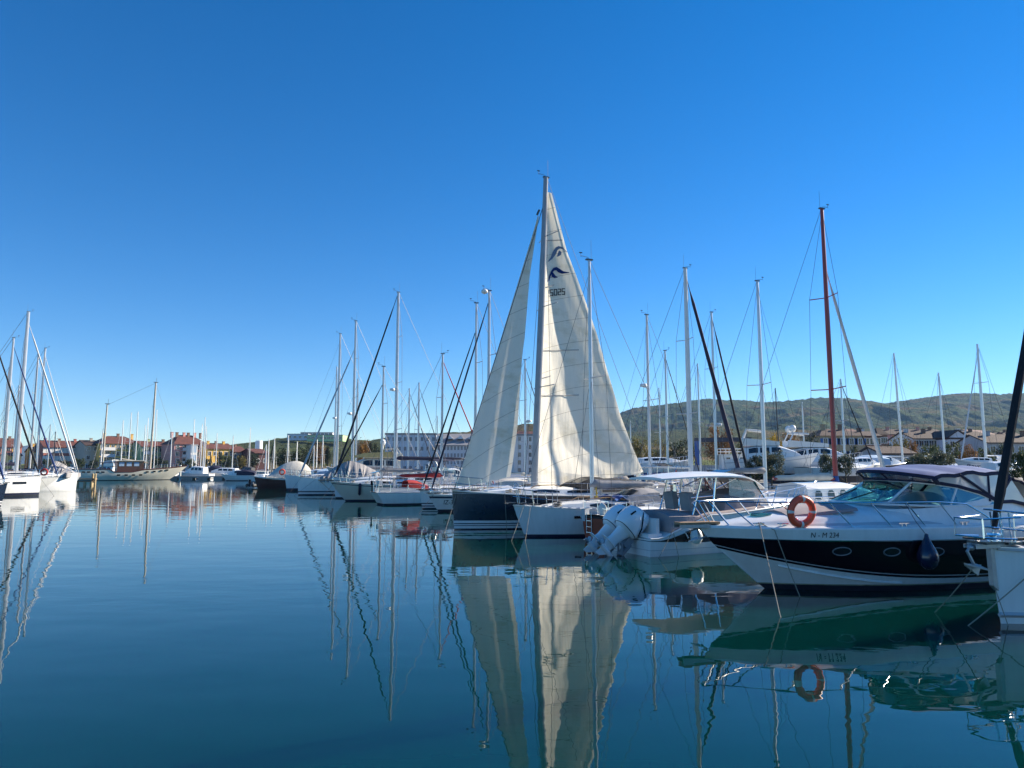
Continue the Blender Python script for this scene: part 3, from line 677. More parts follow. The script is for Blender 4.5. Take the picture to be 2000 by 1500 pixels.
# ------------------------------------------------------------------ white sport boat with two raised outboards and a hard top
def outboard(parent, x, y, z, tilt):
    o = bpy.data.objects.new('outboard_motor', None); COL.objects.link(o); o.parent = parent; o.location = (x, y, z); o.rotation_euler = (0, R(tilt), 0); o.empty_display_size = .2
    def se(cx, cz, a, b, e=2.6, n=18, sk=0):         # superellipse ring in the xy plane
        out = []
        for k in range(n):
            t = 2*math.pi*k/n; c, s_ = math.cos(t), math.sin(t)
            out.append((cx+a*math.copysign(abs(c)**(2/e), c), b*math.copysign(abs(s_)**(2/e), s_), cz + sk*math.copysign(abs(c)**(2/e), c)))
        return out
    m = MB(); m.loft([se(-.32, .12, .30, .20), se(-.33, .22, .38, .255), se(-.34, .45, .41, .27), se(-.33, .70, .40, .265), se(-.31, .86, .36, .24, sk=.02), se(-.29, .96, .26, .18, sk=.04), se(-.28, .99, .10, .08, sk=.02)], True, True, True); cw = m.build('cowling', 'outboard', o, sharp=75); cw.scale = (1.24, 1.30, 1.16); cw.location = (.04, 0, -.03)
    d = MB(); sr = se(-.325, .185, .362, .247); d.tube(sr + [sr[0], sr[1]], .010, 4); d.build('cowling_seam', 'decal', cw)
    for sg in (1, -1):
        d = MB(); d.loft([[(-.02, sg*.245, .25), (-.06, sg*.245, .25)], [(-.10, sg*.288, .48), (-.15, sg*.288, .48)], [(-.26, sg*.272, .74), (-.31, sg*.272, .74)], [(-.36, sg*.235, .90), (-.38, sg*.235, .90)]]); d.build('vent_slot', 'decal', cw)
        d = MB(); d.loft([[(-.60, sg*.252, .52), (-.65, sg*.24, .52)], [(-.56, sg*.25, .72), (-.60, sg*.24, .72)]]); d.build('vent_slot', 'decal', cw)
    m = MB(); m.loft([se(-.32, .16, .345, .235), se(-.34, -.02, .30, .195), se(-.39, -.26, .24, .135), se(-.44, -.55, .20, .075), se(-.46, -.72, .23, .065)], True, True, True); m.build('midsection', 'outboard', o, loc=(-.02, 0, .20), sharp=75)
    m = MB(); m.loft([se(-.50, -.72, .36, .15, 2.2), se(-.50, -.745, .36, .15, 2.2)], True, True, True)
    m.loft([se(-.46, -.72, .22, .06), se(-.46, -.90, .17, .05), se(-.45, -1.0, .2, .06)], True, True, True)
    m.tube([(.02, 0, -1.02), (-.10, 0, -1.02), (-.35, 0, -1.02), (-.62, 0, -1.02), (-.70, 0, -1.02)], [.02, .075, .095, .085, .07], 12)
    m.prism([(-.28, -1.08), (-.62, -1.08), (-.66, -1.34), (-.50, -1.32)], lambda u, v, t: (u, t, v), -.014, .014); m.build('gearcase', 'outboard', o, loc=(-.02, 0, .20))
    m = MB(); m.tube([(-.70, 0, -1.02), (-.86, 0, -1.02)], [.06, .045], 10)
    for k in range(3):
        a = 2*math.pi*k/3+.3; r_ = []
        for q in range(5):
            rr = .05+.15*q/4; w_ = .10*math.sin(math.pi*(.2+.7*q/4)); tw = .7-.08*q
            r_.append([Vector((-.78+s_*w_*math.sin(tw), 0, -1.02)) + Vector((0, rr*math.cos(a)-s_*w_*math.cos(tw)*math.sin(a), rr*math.sin(a)+s_*w_*math.cos(tw)*math.cos(a))) for s_ in (-1, 0, 1)])
        m.loft(r_)
    m.build('propeller', 'galv', o, loc=(-.02, 0, .20))
    m = MB(); m.box((-.02, 0, -.05), (.22, .26, .40)); m.box((.08, 0, -.30), (.10, .30, .5)); m.tube([(.06, .12, -.5), (-.2, .12, -.25)], .035, 6); m.tube([(.06, -.12, -.5), (-.2, -.12, -.25)], .035, 6); m.build('transom_bracket', 'grey', o)
    return o

def sport_boat():
    TH = 25.0; O = (4.05, 25.1, 0)
    root = thing('sport_boat', 'white sport boat with hard top, mauve covers and two raised white outboards', 'motorboat', O, R(TH))
    hl = Hull(0, 8.4, 2.75, (.64, 1.18, 1.62), 1.3, .0, .92, .38, 2.6, .12, .38, 2.0)
    Zb = lambda t: min(hl.sheer(t)-.02, .60+.62*min(1, t/.5))
    hl.sheer = lambda t, s=hl: (.58 if t < .06 else .58+ (.72*min(1, ((t-.06)/.24))**.95) + .42*max(0, (t-.36)/.64)**1.1)
    B1 = lambda t: max(.52, hl.sheer(t)-.10-.16*min(1, max(0, t-.05)/.2)); B0 = lambda t: min(B1(t)-.001, .50-.10*min(1, t/.3)+.25*max(0, t-.3)/.7)
    hl.build([hl.sheer, B1, B0, .22, .20, .0, -.45], ['white', 'bandgrey', 'white', 'lightgrey', 'white', 'lightgrey'], root, 30)
    hl.deck_mesh(root, 'white', .03, rail='white', rr=.03, t0=0.0, n=26)
    # cockpit coaming behind which the covers are stretched
    cv = MB(); rg = []
    for i in range(15):
        x = .85+4.3*i/14; b, z = hl.deck(x); s_ = math.sin(x*3.1)*.02; h = [1.28, 1.30, 1.22, 1.12][min(3, int(x))] if x < 4 else 1.16+.1*(x-4)
        rg.append([(x, -b*.93, z+.03), (x, -b*.90, max(z+.08, h+s_)), (x, -b*.55, max(z+.1, h+.12+s_)), (x, 0, h+.16), (x, b*.55, h+.12), (x, b*.90, max(z+.08, h)), (x, b*.93, z+.03)])
    cv.loft(rg, False, True, True); cv.build('cockpit_cover', 'canvas_mauve', root)
    cv = MB(); rg = []
    for x, h, wf in ((3.4, 1.30, .72), (3.55, 1.95, .72), (4.6, 2.12, .68), (5.05, 2.06, .66), (5.6, 1.62, .58), (6.0, 1.38, .5)):
        b, z = hl.deck(x); rg.append([(x, -b*wf, z+.05), (x, -b*wf*.97, h-.12), (x, -b*wf*.85, h), (x, 0, h+.06), (x, b*wf*.85, h), (x, b*wf*.97, h-.12), (x, b*wf, z+.05)])
    cv.loft(rg, False, True, True); cv.build('console_cover', 'canvas_mauve', root)
    fd = MB(); rg = []
    for i in range(9):
        x = 5.3+2.7*i/8; b, z = hl.deck(x); h = .24*(1-(i/8)**2); rg.append([(x, -b*.75, z+.02), (x, -b*.55, z+h), (x, 0, z+h+.05), (x, b*.55, z+h), (x, b*.75, z+.02)])
    fd.loft(rg, False, True, True); fd.build('foredeck', 'white', root)
    st = MB(); st.box((.35, 0, .66), (.55, 2.1, .14)); st.box((.5, .0, .95), (.14, 2.0, .55)); st.build('transom_step', 'white', root)
    # hard top with drooping front and its legs
    tp = MB(); rg = []
    for i in range(17):
        t = i/16; x = .75+4.75*t; zz = 2.56+.09*math.sin(math.pi*t) - .36*max(0, (t-.72)/.28)**2; wd = 1.12*(1-.25*max(0, t-.75)/.25)*(1-.12*(1-min(1, t/.12)))
        th = .05+.10*math.sin(math.pi*min(1, t*1.05+.02))
        rg.append([(x, wd*k, zz+th*(1-abs(k)**3)) for k in (-1, -.9, -.5, 0, .5, .9, 1)] + [(x, wd*k, zz-.05) for k in (1, .8, 0, -.8, -1)])
    tp.loft(rg, True, True, True); ht = tp.build('hard_top', 'white', root)
    for sg in (1, -1):
        lg = MB(); lg.tube([(2.0, sg*.95, 1.2), (2.45, sg*.95, 2.56)], .032, 6); lg.tube([(2.9, sg*.95, 1.2), (3.1, sg*.95, 2.58)], .032, 6)
        lg.tube([(5.9, sg*.80, 1.3), (4.9, sg*.92, 2.46)], .035, 6); lg.tube([(4.9, sg*.80, 1.5), (4.1, sg*.92, 2.58)], .03, 6); lg.tube([(3.1, sg*.95, 2.2), (4.1, sg*.92, 2.58)], .022, 6)
        lg.tube([(2.0, sg*.95, 1.9), (3.0, sg*.95, 1.95)], .02, 6); lg.build('top_leg', 'steel', root)
    for sg in (1, -1):
        MB().loft([[(5.55, sg*.84, 1.60), (4.95, sg*.90, 2.42)], [(3.7, sg*.95, 1.95), (3.7, sg*.95, 2.54)]]).build('side_curtain', 'smokevinyl', root)
    MB().loft([[(5.62, k*.8, 1.62) for k in (-1, -.5, 0, .5, 1)], [(4.98, k*.88, 2.44) for k in (-1, -.5, 0, .5, 1)]]).build('windscreen', 'smokevinyl', root)
    for k in (-.45, .45):
        s_ = MB(); s_.box((2.2, k, 1.75), (.22, .52, .62), Matrix.Rotation(-.15, 4, 'Y')); s_.build('helm_seat', 'canvas_grey', root)
    rail_mesh(root, hl.deck, [4.6, 5.5, 6.4, 7.3, 8.0], .55, .25, False, .016)
    for k in (.40, -.40): outboard(root, -.30, k, .44, 47)
    return root, hl, O, TH
SB, SBH, SBO, SBT = sport_boat()
wf = thing('fender', 'round pale fender hanging on the sport boat side left of the black bow', 'fender', rot(25, (1.62, -1.62, .66), SBO), R(SBT))
q = MB(); q.lathe([(.01, -.27), (.12, -.24), (.20, -.10), (.21, .02), (.16, .16), (.07, .24), (.04, .30)], 16); q.build('body', 'fender_white', wf)
q = MB(); q.tube([(0, 0, .28), (.05, .22, .42)], .009, 5); q.build('line', 'rope', wf)

# ------------------------------------------------------------------ navy sailing yacht with its sails up
TH1 = 25.0
D1 = 34.2; bow1 = Vector((Xat(883, D1, 1.0), D1, 0)); dd = Vector((math.cos(R(205)), math.sin(R(205)), 0)); m1 = bow1 - dd*4.35
rowsN = [None, .42, .30, .255, .20, .165, .05, .0, -.45]
NY, NYH, NYM = sailboat('navy blue sailing yacht with mainsail and jib hoisted', 0, m1.y, 0, 205, 12.3, 3.75, (1.50, 1.52, 1.82), ax=4.35/12.3, hull='navyhull', X=m1.x, H=Zat(342, m1.y), mr=.155,
    rows=[lambda t: 99, lambda t: 1.62+.10*t, lambda t: 1.60+.10*t, .42, .30, .255, .20, .165, .05, .0, -.45], mats=['navyhull', 'lightgrey', 'navyhull', 'white', 'navyhull', 'white', 'navyhull', 'white', 'navyhull', 'antifoul'],
    rake=.12, srake=-.4, spr=0, det=1, tilt=-2.5, stay=False, boomz=2.55, bl=8.0, dodger='canvas_black', tb=.85, mm='maingrey', cabh=.38, group='sailing yachts moored in the marina')
for c in kids(NY):
    if c.name.startswith('boom'): c.rotation_euler = (0, 0, R(18)); c.location = (0, -.45, -.12)
RK = math.tan(R(-2.5)); q = MB(); rg = []
for i in range(7):
    x = -3.2-2.6*i/6; h = .62+.12*math.sin(math.pi*i/6); rg.append([(x, 1.35*k, 1.62+h*(1-.30*abs(k)**3) if abs(k) < 1 else 1.62+.1*h) for k in (-1, -.9, -.5, 0, .5, .9, 1)])
q.loft(rg); q.build('cockpit_tent', 'canvas_black', NY)
LUFF0, LUFFT = 2.95, Zat(368, m1.y)
def table(tab, t):
    for (a, b), (c, e) in zip(tab, tab[1:]):
        if t <= c: return b+(e-b)*(t-a)/(c-a)
    return tab[-1][1]
CHORD = [(0, 1), (.10, .86), (.21, .735), (.356, .60), (.503, .475), (.65, .33), (.795, .175), (1, .03)]
def main_y(x, z):                                     # belly of the mainsail, boom eased away from the camera
    t = min(1, max(0, (z-2.6)/(LUFFT-2.6))); ch = max(.2, 8.15*table(CHORD, t)); x = x - RK*z; u = min(1, max(0, -x/ch))
    return .34*x*(1-.35*t) - .60*math.sin(math.pi*u**.8)*(1-t*.7)*min(1, .4+t*6) + .30*u**4*(1-t) - .05
ms = MB(); rg = []
for j in range(61):
    t = j/60; z0 = LUFF0+(LUFFT-LUFF0)*t; zc = 2.72+(LUFFT-2.72)*t; ch = 8.15*table(CHORD, t)
    row = []
    for i in range(29):
        u = i/28; z = z0+(zc-z0)*u - (.35*math.sin(math.pi*u)**1.0*(1-t)**6); x = -.20-ch*u + RK*z
        row.append((x, main_y(x, z) + .02*math.sin(u*23+t*31)*(1-t), z))
    rg.append(row)
ms.loft(rg)
# loose foot bag hanging below the boom line
ft = []
for j in range(5):
    t = j/4; ft.append([(x, y+.06*t*math.sin(i*.5), z - t*(.95*math.exp(-((i-4)/8.0)**2)+.15)*(1 if i < 28 else .2)) for i, (x, y, z) in enumerate(rg[0])])
ms.loft(ft); mainsail = ms.build('mainsail', 'sailcloth', NY)
a1 = R(205); inv = Matrix.Rotation(-a1, 3, 'Z')
def on_sail(px, py, off):
    r = ray(px, py); n = Vector((-math.sin(a1), math.cos(a1), 0)); t = (m1-Vector((0, 0, CAM_H))).dot(n)/r.dot(n)
    for _ in range(4):
        p = Vector((0, 0, CAM_H)) + r*t - m1; l = inv @ Vector((p.x, p.y, 0)); y = main_y(l.x, p.z+m1.z*0)
        l.z = p.z; t += (y - l.y)/ (inv @ Vector((r.x, r.y, 0))).y
    return Vector((l.x, y+off, p.z))
def zoomed(pts): return [(940+x/3.26, 300+y/3.26) for x, y in pts]
def sail_patch(polys, m, off, name):
    mb = MB()
    for pl in polys:
        V = [on_sail(x, y, off) for x, y in zoomed(pl)]; mb.add(V, [tuple(range(len(V)))])
    o = mb.build(name, m, mainsail, smooth=False); return o
def strips(A, B): return [[A[i], A[i+1], B[i+1], B[i]] for i in range(len(A)-1)]
lgA = strips([(425, 815), (431, 778), (443, 748), (458, 728), (478, 723), (498, 735), (520, 750), (558, 757)], [(431, 812), (440, 782), (452, 757), (464, 745), (476, 745), (488, 757), (512, 766), (558, 761)])
lgB = strips([(446, 758), (455, 757), (462, 766), (470, 778), (485, 788)], [(446, 790), (452, 786), (456, 790), (464, 794), (485, 790)])
sail_patch(lgA + lgB, 'sailblue', .035, 'emblem')
thruA = strips([(421, 690), (440, 662), (455, 622), (472, 598), (490, 590), (515, 597), (545, 628)], [(430, 686), (452, 670), (474, 640), (484, 615), (498, 606), (518, 610), (545, 632)])
thruB = strips([(492, 618), (502, 622), (508, 630)], [(478, 658), (492, 655), (505, 645)])
sail_patch(thruA + thruB, 'sailblue_showthrough', .035, 'emblem')  # far-side emblem showing through the sail, painted as a pale patch on this side
def seg_digits(s_, x, y, w_, h, gap, th_):
    segs = {'5': [(0, 0, 1, 0), (0, 0, 0, .5), (0, .5, 1, .5), (1, .5, 1, 1), (0, 1, 1, 1)], '0': [(0, 0, 1, 0), (0, 0, 0, 1), (1, 0, 1, 1), (0, 1, 1, 1)], '2': [(0, 0, 1, 0), (1, 0, 1, .5), (0, .5, 1, .5), (0, .5, 0, 1), (0, 1, 1, 1)]}
    out = []
    for k, ch in enumerate(s_):
        ox = x+k*(w_+gap); oy = y - k*2.2
        for a, b, c, e in segs[ch]:
            x0, y0, x1, y1 = ox+a*w_, oy+b*h, ox+c*w_, oy+e*h
            if abs(y0-y1) < .01: out.append([(x0-th_, y0-th_), (x1+th_, y1-th_), (x1+th_, y1+th_), (x0-th_, y0+th_)])
            else: out.append([(x0-th_, y0-th_), (x0+th_, y0-th_), (x1+th_, y1+th_), (x1-th_, y1+th_)])
    return out
sail_patch(seg_digits('5025', 438, 868, 16, 36, 9, 2.6), 'decal', .035, 'sail_number')
bt = MB()
for py in (470, 685, 773): bt.tube([on_sail(1000, py, 0) if False else on_sail(px, py - (px-1060)*.02, .03) for px in ((1066, 1075, 1085, 1098) if py == 470 else (1056, 1075, 1100, 1130))], .02, 4)
for py0, x0 in ((563, 1058), (740, 1052)): bt.tube([on_sail(x0, py0, .03), on_sail(x0+24, py0-6, .03)], .016, 4)
bt.build('batten', 'grey', mainsail)
# jib, hoisted and hanging slack
jb = MB(); tk = Vector((4.15, 0, 2.05)); hd = Vector((.40+RK*Zat(416, m1.y), 0, Zat(416, m1.y-.3))); rg = []
JCH = [(0, 1.0), (.055, .96), (.19, .84), (.33, .67), (.465, .51), (.526, .46), (.76, .19), (1, .012)]
for j in range(41):
    t = j/40; p = tk.lerp(hd, t); ch = 2.72*table(JCH, t)
    row = []
    for i in range(15):
        u = i/14; row.append((p.x-ch*u, .02 - .28*math.sin(math.pi*u)*(1-t*.6) + .25*u*(1-t) + .035*math.sin(u*19+t*9)*(1-t), p.z + (.42*u*(1-t)**3) - .10*math.sin(math.pi*u)*(1-t)**4))
    rg.append(row)
jb.loft(rg); jb.build('jib', 'sailcloth', NY)
q = MB(); q.tube([(4.25, 0, 1.9), (.05+RK*Zat(392, m1.y), 0, Zat(392, m1.y))], .022, 5); q.tube([(.42+RK*15.4, 0, Zat(418, m1.y)), (.30+RK*15.6, 0, Zat(408, m1.y))], .06, 6); q.build('forestay', 'wire', NY)
for z in (7.0, 11.2, 15.0):
    s_ = MB(); s_.tube([(-.3+RK*z, -1.15, z+.05), (RK*z, 0, z), (-.3+RK*z, 1.15, z+.05)], .024, 4); s_.build('spreader', 'aludull', NYM)

# ------------------------------------------------------------------ white yacht lying in front of it
D2 = 30.6; bow2 = Vector((Xat(1003, D2, 1.3), D2, 0)); m2 = bow2 - dd*3.9
WY, WYH, WYM = sailboat('small white sailing yacht with bare mast moored in front of the navy yacht', 0, m2.y, 0, 205, 10.0, 3.15, (1.02, 1.08, 1.33), ax=.39, X=m2.x, H=Zat(508, m2.y), mr=.085,
    rows=[lambda t: 99, .10, .0, -.4], mats=['white', 'navy', 'antifoul'], rake=.55, spr=1, boomz=2.05, cabh=.36, bl=3.6, cover='canvas_grey', dodger='canvas_grey')
w_ = MB(); x = 1.35; zc = .83
w_.box((x, WYH.at(x, zc)+.004, zc), (.42, .012, .11), Matrix.Rotation(-.12, 3, 'Z')); w_.build('window', 'darkglass', WY)
tr = MB()
for i in range(26):
    t = .10+.86*i/25; z = WYH.sheer(t); px_, py_ = WYH.pt(t, z)
    for sg in (1, -1): tr.box((px_, sg*(py_-.01), z+.035), (.16, .03, .05))
tr.build('toe_rail', 'alu', WY)
yr = MB(); rr_ = random.Random(3)
for k in range(5): yr.tube([(-.11-.05*rr_.random(), .08+.03*k, 2.25-.12*k), (-.20+.05*rr_.random(), .09, 1.9), (-.12-.06*rr_.random(), .08+.02*k, 1.6)], .024, 5)
yr.build('coiled_halyard', 'yellowrope', WYM)
pc = MB(); rg = []
for i in range(10):
    x = -.6-1.5*i/9; rg.append([(x, .9*k, 1.52+.10*math.sin(i*1.7+k*3)+.12*(1-k*k)) for k in (-.9, -.5, 0, .5, .9)])
pc.loft(rg); pc.build('hatch_cover', 'canvas_violet', WY)

# ------------------------------------------------------------------ little red boat, stern towards us
RO = (Xat(1163, 28.6, .5), 28.9, 0); rb = thing('red_boat', 'small rust red boat with boarding ladder on its transom', 'boat', RO, R(38))
rh = Hull(0, 5.2, 1.95, (1.0, .92, 1.1), .6, .12, .72, .45, 2.3, .25, .35, 1.8)
rh.build([rh.sheer, lambda t: rh.sheer(t)-.10, .05, -.35], ['rubber', 'redhull', 'redhull'], rb, 16); rh.deck_mesh(rb, 'offwhite', rail='rubber', rr=.03)
cabin_mesh(rb, rh, 2.0, 4.2, .65, .32, 'white', True, 2)
ld = MB()
for s_ in (-.14, .14): ld.tube([(-.03, .28+s_, 1.12), (-.03, .28+s_, 1.0), (.02, .32+s_, .30)], .016, 5)
for z in (.80, .56, .34): ld.tube([(-.03, .15, z), (-.03, .43, z)], .014, 5)
ld.build('boarding_ladder', 'steel', rb)
pushpit_mesh(rb, rh, 1.0, .6); rail_mesh(rb, rh.deck, [1.2, 2.2, 3.2, 4.2], .5)
q = MB(); q.ell((.35, -.1, 1.25), (.10, .24, .26), 12); q.build('horseshoe_buoy', 'fender_white', rb)
q = MB(); q.box((.1, .62, 1.02), (.25, .2, .5)); q.build('outboard_motor', 'lightgrey', rb)

# ------------------------------------------------------------------ white yacht bow at the right edge, dark furled jib
D3 = 14.0; bow3 = Vector((Xat(1934, D3, 1.4), D3, 0)); d3 = Vector((math.cos(R(197)), math.sin(R(197)), 0)); m3 = bow3 - d3*3.9
KY, KYH, KYM = sailboat('white sailing yacht at the right edge with dark furled jib and anchor at its bow', 0, m3.y, 0, 197, 10.5, 3.0, (1.2, 1.24, 1.44), ax=3.9/10.5, X=m3.x, H=13.6, jib='canvas_black', jr=.09, jibx=4.02,
    rows=[lambda t: 99, lambda t: KSH(t)-.07, .12, .0, -.4] if False else [lambda t: 99, .10, .0, -.4], mats=['white', 'white', 'antifoul'], rake=.14, srake=.4, spr=2, bimini=None, cover='canvas_navy')
q = MB(); q.tube([(2.2+1.62*i/10, KYH.at(2.2+1.62*i/10, .17)+.006, .17) for i in range(11)], .05, 4); q.build('waterline_stripe', 'lightgrey', KY)
q = MB(); q.tube([(-1.5+5.3*i/20, KYH.deck(-1.5+5.3*i/20)[0]+.01, KYH.deck(-1.5+5.3*i/20)[1]-.02) for i in range(21)], .035, 5); q.build('rubbing_strake', 'lightgrey', KY)
q = MB(); q.box((3.95, 0, 1.50), (.75, .26, .05), mi=0); q.box((4.1, .13, 1.47), (.6, .02, .07), mi=0); q.box((4.1, -.13, 1.47), (.6, .02, .07), mi=0); q.ell((4.38, 0, 1.45), (.06, .08, .06), 10)
bra = q.build('bow_roller', ['galv'], KY)
q = MB(); q.tube([(3.7, 0, 1.52), (4.38, 0, 1.50), (4.48, .0, 1.38), (4.36, .02, 1.13)], .03, 6); sh = [(0, -.20), (.30, -.06), (.38, 0), (.30, .06), (0, .20), (.05, 0)]
q.prism(sh, lambda u, v, t: (4.22+u*.95, v, 1.12+t+.10*u-.35*abs(v)), -.015, .015); q.prism([(-.05, 0), (.34, 0), (.05, -.20)], lambda u, v, t: (4.22+u, t, 1.12+v), -.02, .02); q.build('anchor', 'galv', bra)
q = MB(); q.prism([(3.86, 1.42), (3.95, 1.42), (3.93, .72), (3.82, .62)], lambda u, v, t: (u, t, v), -.05, .05); q.build('stem_plate', 'galv', KY)
q = MB(); q.box((4.15, 0, 1.62), (.5, .30, .03)); q.build('bow_step', 'rubber', KY)
q = MB(); q.tube([(4.4, .30, 1.66), (4.4, .30, 2.0), (4.4, -.30, 2.0), (4.4, -.30, 1.66), (4.4, .30, 1.66)], .02, 6)
for sg in (1, -1): q.tube([(4.4, sg*.30, 2.0), (3.6, sg*.42, 2.03)], .018, 6); q.tube([(4.4, sg*.30, 1.66), (3.7, sg*.4, 1.62)], .018, 6)
q.build('bow_frame', 'steel', KY)
q = MB(); q.torus((3.2, KYH.at(3.2, .62)+.012, .62), .055, .014, Matrix.Rotation(math.pi/2, 4, 'X'), 14, 6); q.build('drain_fitting', 'rubber', KY)

# ------------------------------------------------------------------ right-hand row of yachts, front to back
G1 = 'yachts in the front row along the pontoon'; G2 = 'yachts moored behind the front row'; G3 = 'yachts laid up ashore'; G4 = 'yachts on the left side of the channel'; G5 = 'distant yachts'
def bowboat(label, pxbow, Dbow, th, ax_len, topy, L, **k):
    b = Vector((Xat(pxbow, Dbow, 1.4), Dbow, 0)); d = Vector((math.cos(R(th)), math.sin(R(th)), 0)); m = b - d*ax_len
    return sailboat(label, 0, m.y, topy, th, L, ax=ax_len/L, X=m.x, **k)
IZ, IZH, _ = bowboat('white yacht lettered IZ-375 with navy furled jib beside the navy yacht', 836, 47, 205, 4.3, 568, 10.6, B=3.0, fb=(1.05, 1.02, 1.15), jib='canvas_navy', jr=.075, group=G1, rake=.75,
    rows=[lambda t: 99, lambda t: .92+.10*t, lambda t: .80+.10*t, .16, .0, -.4], mats=['white', 'navy', 'white', 'antifoul', 'antifoul'], radar=None, mr=.10)
hull_text(IZ, IZH, 'IZ-375', .40, 3.35, .50, 1, gap=.02, wscale=.85)
mrad = MB(); mrad.ell((.35, 0, Zat(566, 48)+.05), (.24, .24, .18), 12); mrad.build('radar_dome', 'white', _)
bowboat('white yacht with three dark waterline stripes, left of the IZ-375 yacht', 820, 50.5, 205, 4.2, 592, 10.2, B=2.9, fb=(1.1, 1.08, 1.25), jib='canvas_black', jr=.07, group=G1, rake=.2, jz=.85,
    rows=[lambda t: 99, .42, .34, .24, .16, .08, -.0, -.4], mats=['white', 'navy', 'white', 'navy', 'white', 'antifoul', 'antifoul'], mr=.09)
sailboat('small white yacht with red furled jib and red sprayhood', 862, 58, 691, 25, 10.4, 3.1, (.95, .95, 1.15), ax=.47, jib='canvas_red', jr=.07, cover='canvas_red', dodger='canvas_red', group=G1, srake=.75, rake=.8)
E_, EH, _ = bowboat('cream yacht with bowsprit, dark boot stripe and black furled jib', 645, 61, 205, 4.4, 716, 11.4, B=3.3, fb=(1.40, 1.32, 1.70), hull='cream', boot='navy', stripe='navy', stripe_z=.14, jib='canvas_black', jr=.075, group=G1, rake=1.35, jz=.86, spr=2,
    cover='canvas_grey', bimini='canvas_navy')
q = MB(); q.box((4.75, 0, 1.80), (1.3, .4, .08)); q.tube([(5.3, 0, 1.78), (4.0, 0, .55)], .018, 5); q.build('bowsprit', 'teak', E_)
q = MB(); p_ = 2.1; q.tube([(p_, EH.at(p_, 1.1)+.13, 1.55), (p_, EH.at(p_, 1.1)+.14, 1.45), (p_, EH.at(p_, .8)+.14, .62), (p_, EH.at(p_, .8)+.13, .50)], [.03, .13, .13, .04], 10)
ef = q.build('fender', 'fender_navy'); ef.location = E_.location; ef.rotation_euler = E_.rotation_euler; tag(ef, 'dark cylindrical fender hanging on the cream yacht side', 'fender')
bowboat('large white yacht with black furled jib, radar dome and navy sail cover', 650, 66.5, 205, 5.9, 571, 15.0, B=4.3, fb=(1.6, 1.55, 1.95), jib='canvas_black', jr=.11, jz=.985, cover='canvas_navy', mr=.14, radar=10.4, group=G1, bl=8.2, boomz=3.6, dodger='canvas_navy', spr=3, rake=.3, bimini='canvas_grey')
G_, GH, _ = bowboat('white yacht with pale furled jib and navy boot stripe, right of the dark red boat', 581, 74, 205, 5.6, 627, 14.0, B=4.1, fb=(1.55, 1.5, 1.85), jib='lightgrey', jr=.11, jz=.83, mr=.12, radar=8.6, group=G1, rake=.12, cover='canvas_grey', spr=3,
    rows=[lambda t: 99, .42, .30, .12, .0, -.4], mats=['white', 'navy', 'white', 'navy', 'antifoul'], dodger='canvas_grey')
bowboat('white yacht with bare forestay showing its bow beside the dark red boat', 556, 87, 205, 6.2, 652, 15.0, B=4.3, fb=(1.6, 1.55, 1.9), group=G1, rake=.3, mr=.13, rows=[lambda t: 99, .30, .18, 0, -.4], mats=['white', 'navy', 'antifoul', 'antifoul'], cover='canvas_grey', radar=9.0)
# grey winter covers stretched over the two big yachts
def winter_cover(label, px0, px1, D, z0, z1, m, seed, peak=.5, dep=3.0):
    x0, x1 = Xat(px0, D, 2), Xat(px1, D, 2); rnd = random.Random(seed); N = 70; rg = []
    for i in range(N+1):
        t = i/N; zt = z0 + (z1-z0)*max(0, 1-abs((t-peak)/(peak if t < peak else 1-peak))**1.5) + .06*rnd.random()
        x = (x1-x0)*t; e = .30*math.sin(i*.35)+.12*rnd.random(); fo = 1+.10*math.sin(i*1.25)+.07*rnd.random()
        rg.append([(x+e, -dep/2*fo, z0-.35-.1*rnd.random()), (x+e, -dep/2*.93*fo, z0+.15), (x+e*.4, -dep*.25*(.5+.5*fo), z0+(zt-z0)*.62), (x, 0, zt), (x, dep*.25, z0+(zt-z0)*.62), (x, dep/2*.93, z0+.15), (x, dep/2, z0-.35)])
    mb = MB(); mb.loft(rg, False, True, True); o = mb.build('winter_cover', m); o.location = (x0, D, 0); o.rotation_euler = (0, 0, R(12)); return tag(o, label, 'boat cover')
winter_cover('grey winter cover stretched over the deck of the pale jib yacht', 625, 752, 75.5, 1.75, 3.5, 'canvas_grey', 5, .45, 3.4)

# lines from the bows of the front row into the water
ML = {}
def bow_lines(o, hl, what, th, k=2):
    for i in range(k):
        a = rot(th, (hl.xs+hl.L-.35-.25*i, .12+.25*i, hl.sh[2]), o.location); b = rot(th, (hl.xs+hl.L+1.5-.9*i, 1.6+.9*i, -.4), o.location)
        rope(['line from the bow of ', 'second line from the bow of '][i]+what+' into the water', [a, b], .04, m='ropedark')
# second row and beyond: masts, decks and rigging seen between the others
RM, RMH, _ = sailboat('white yacht with tall red mast and white furled jib', 1633, 36, 408, 25, 11.6, 3.6, (1.2, 1.15, 1.4), ax=.36, mm='redmast', mr=.115, jib='canvas_white', jr=.12, jz=.80, spr=2, group=G2, cover=None, cabh=.95, nwin=4, boomz=2.35, stripe='navy')
q = MB(); q.lathe([(.30, 1.35), (.20, 1.9), (.14, 2.5)], 8); q.build('mast_boot', 'canvas_violet', RM)
lumpy_cover(RM, -.2, -4.2, 2.36, .17, 'canvas_cream', 'sail_cover', 9)
def w2(*a, **k): k.setdefault('group', G2); return sailboat(*a, **k)
w2('white yacht with thick pale mast and fat navy furled jib', 1350, 47, 524, 25, 11.8, 3.6, ax=.39, mm='whitemast', mr=.15, jib='canvas_navy', jr=.17, jz=.96, spr=2, boomz=2.9, cover=None, dodger='canvas_grey', bimini='canvas_grey')
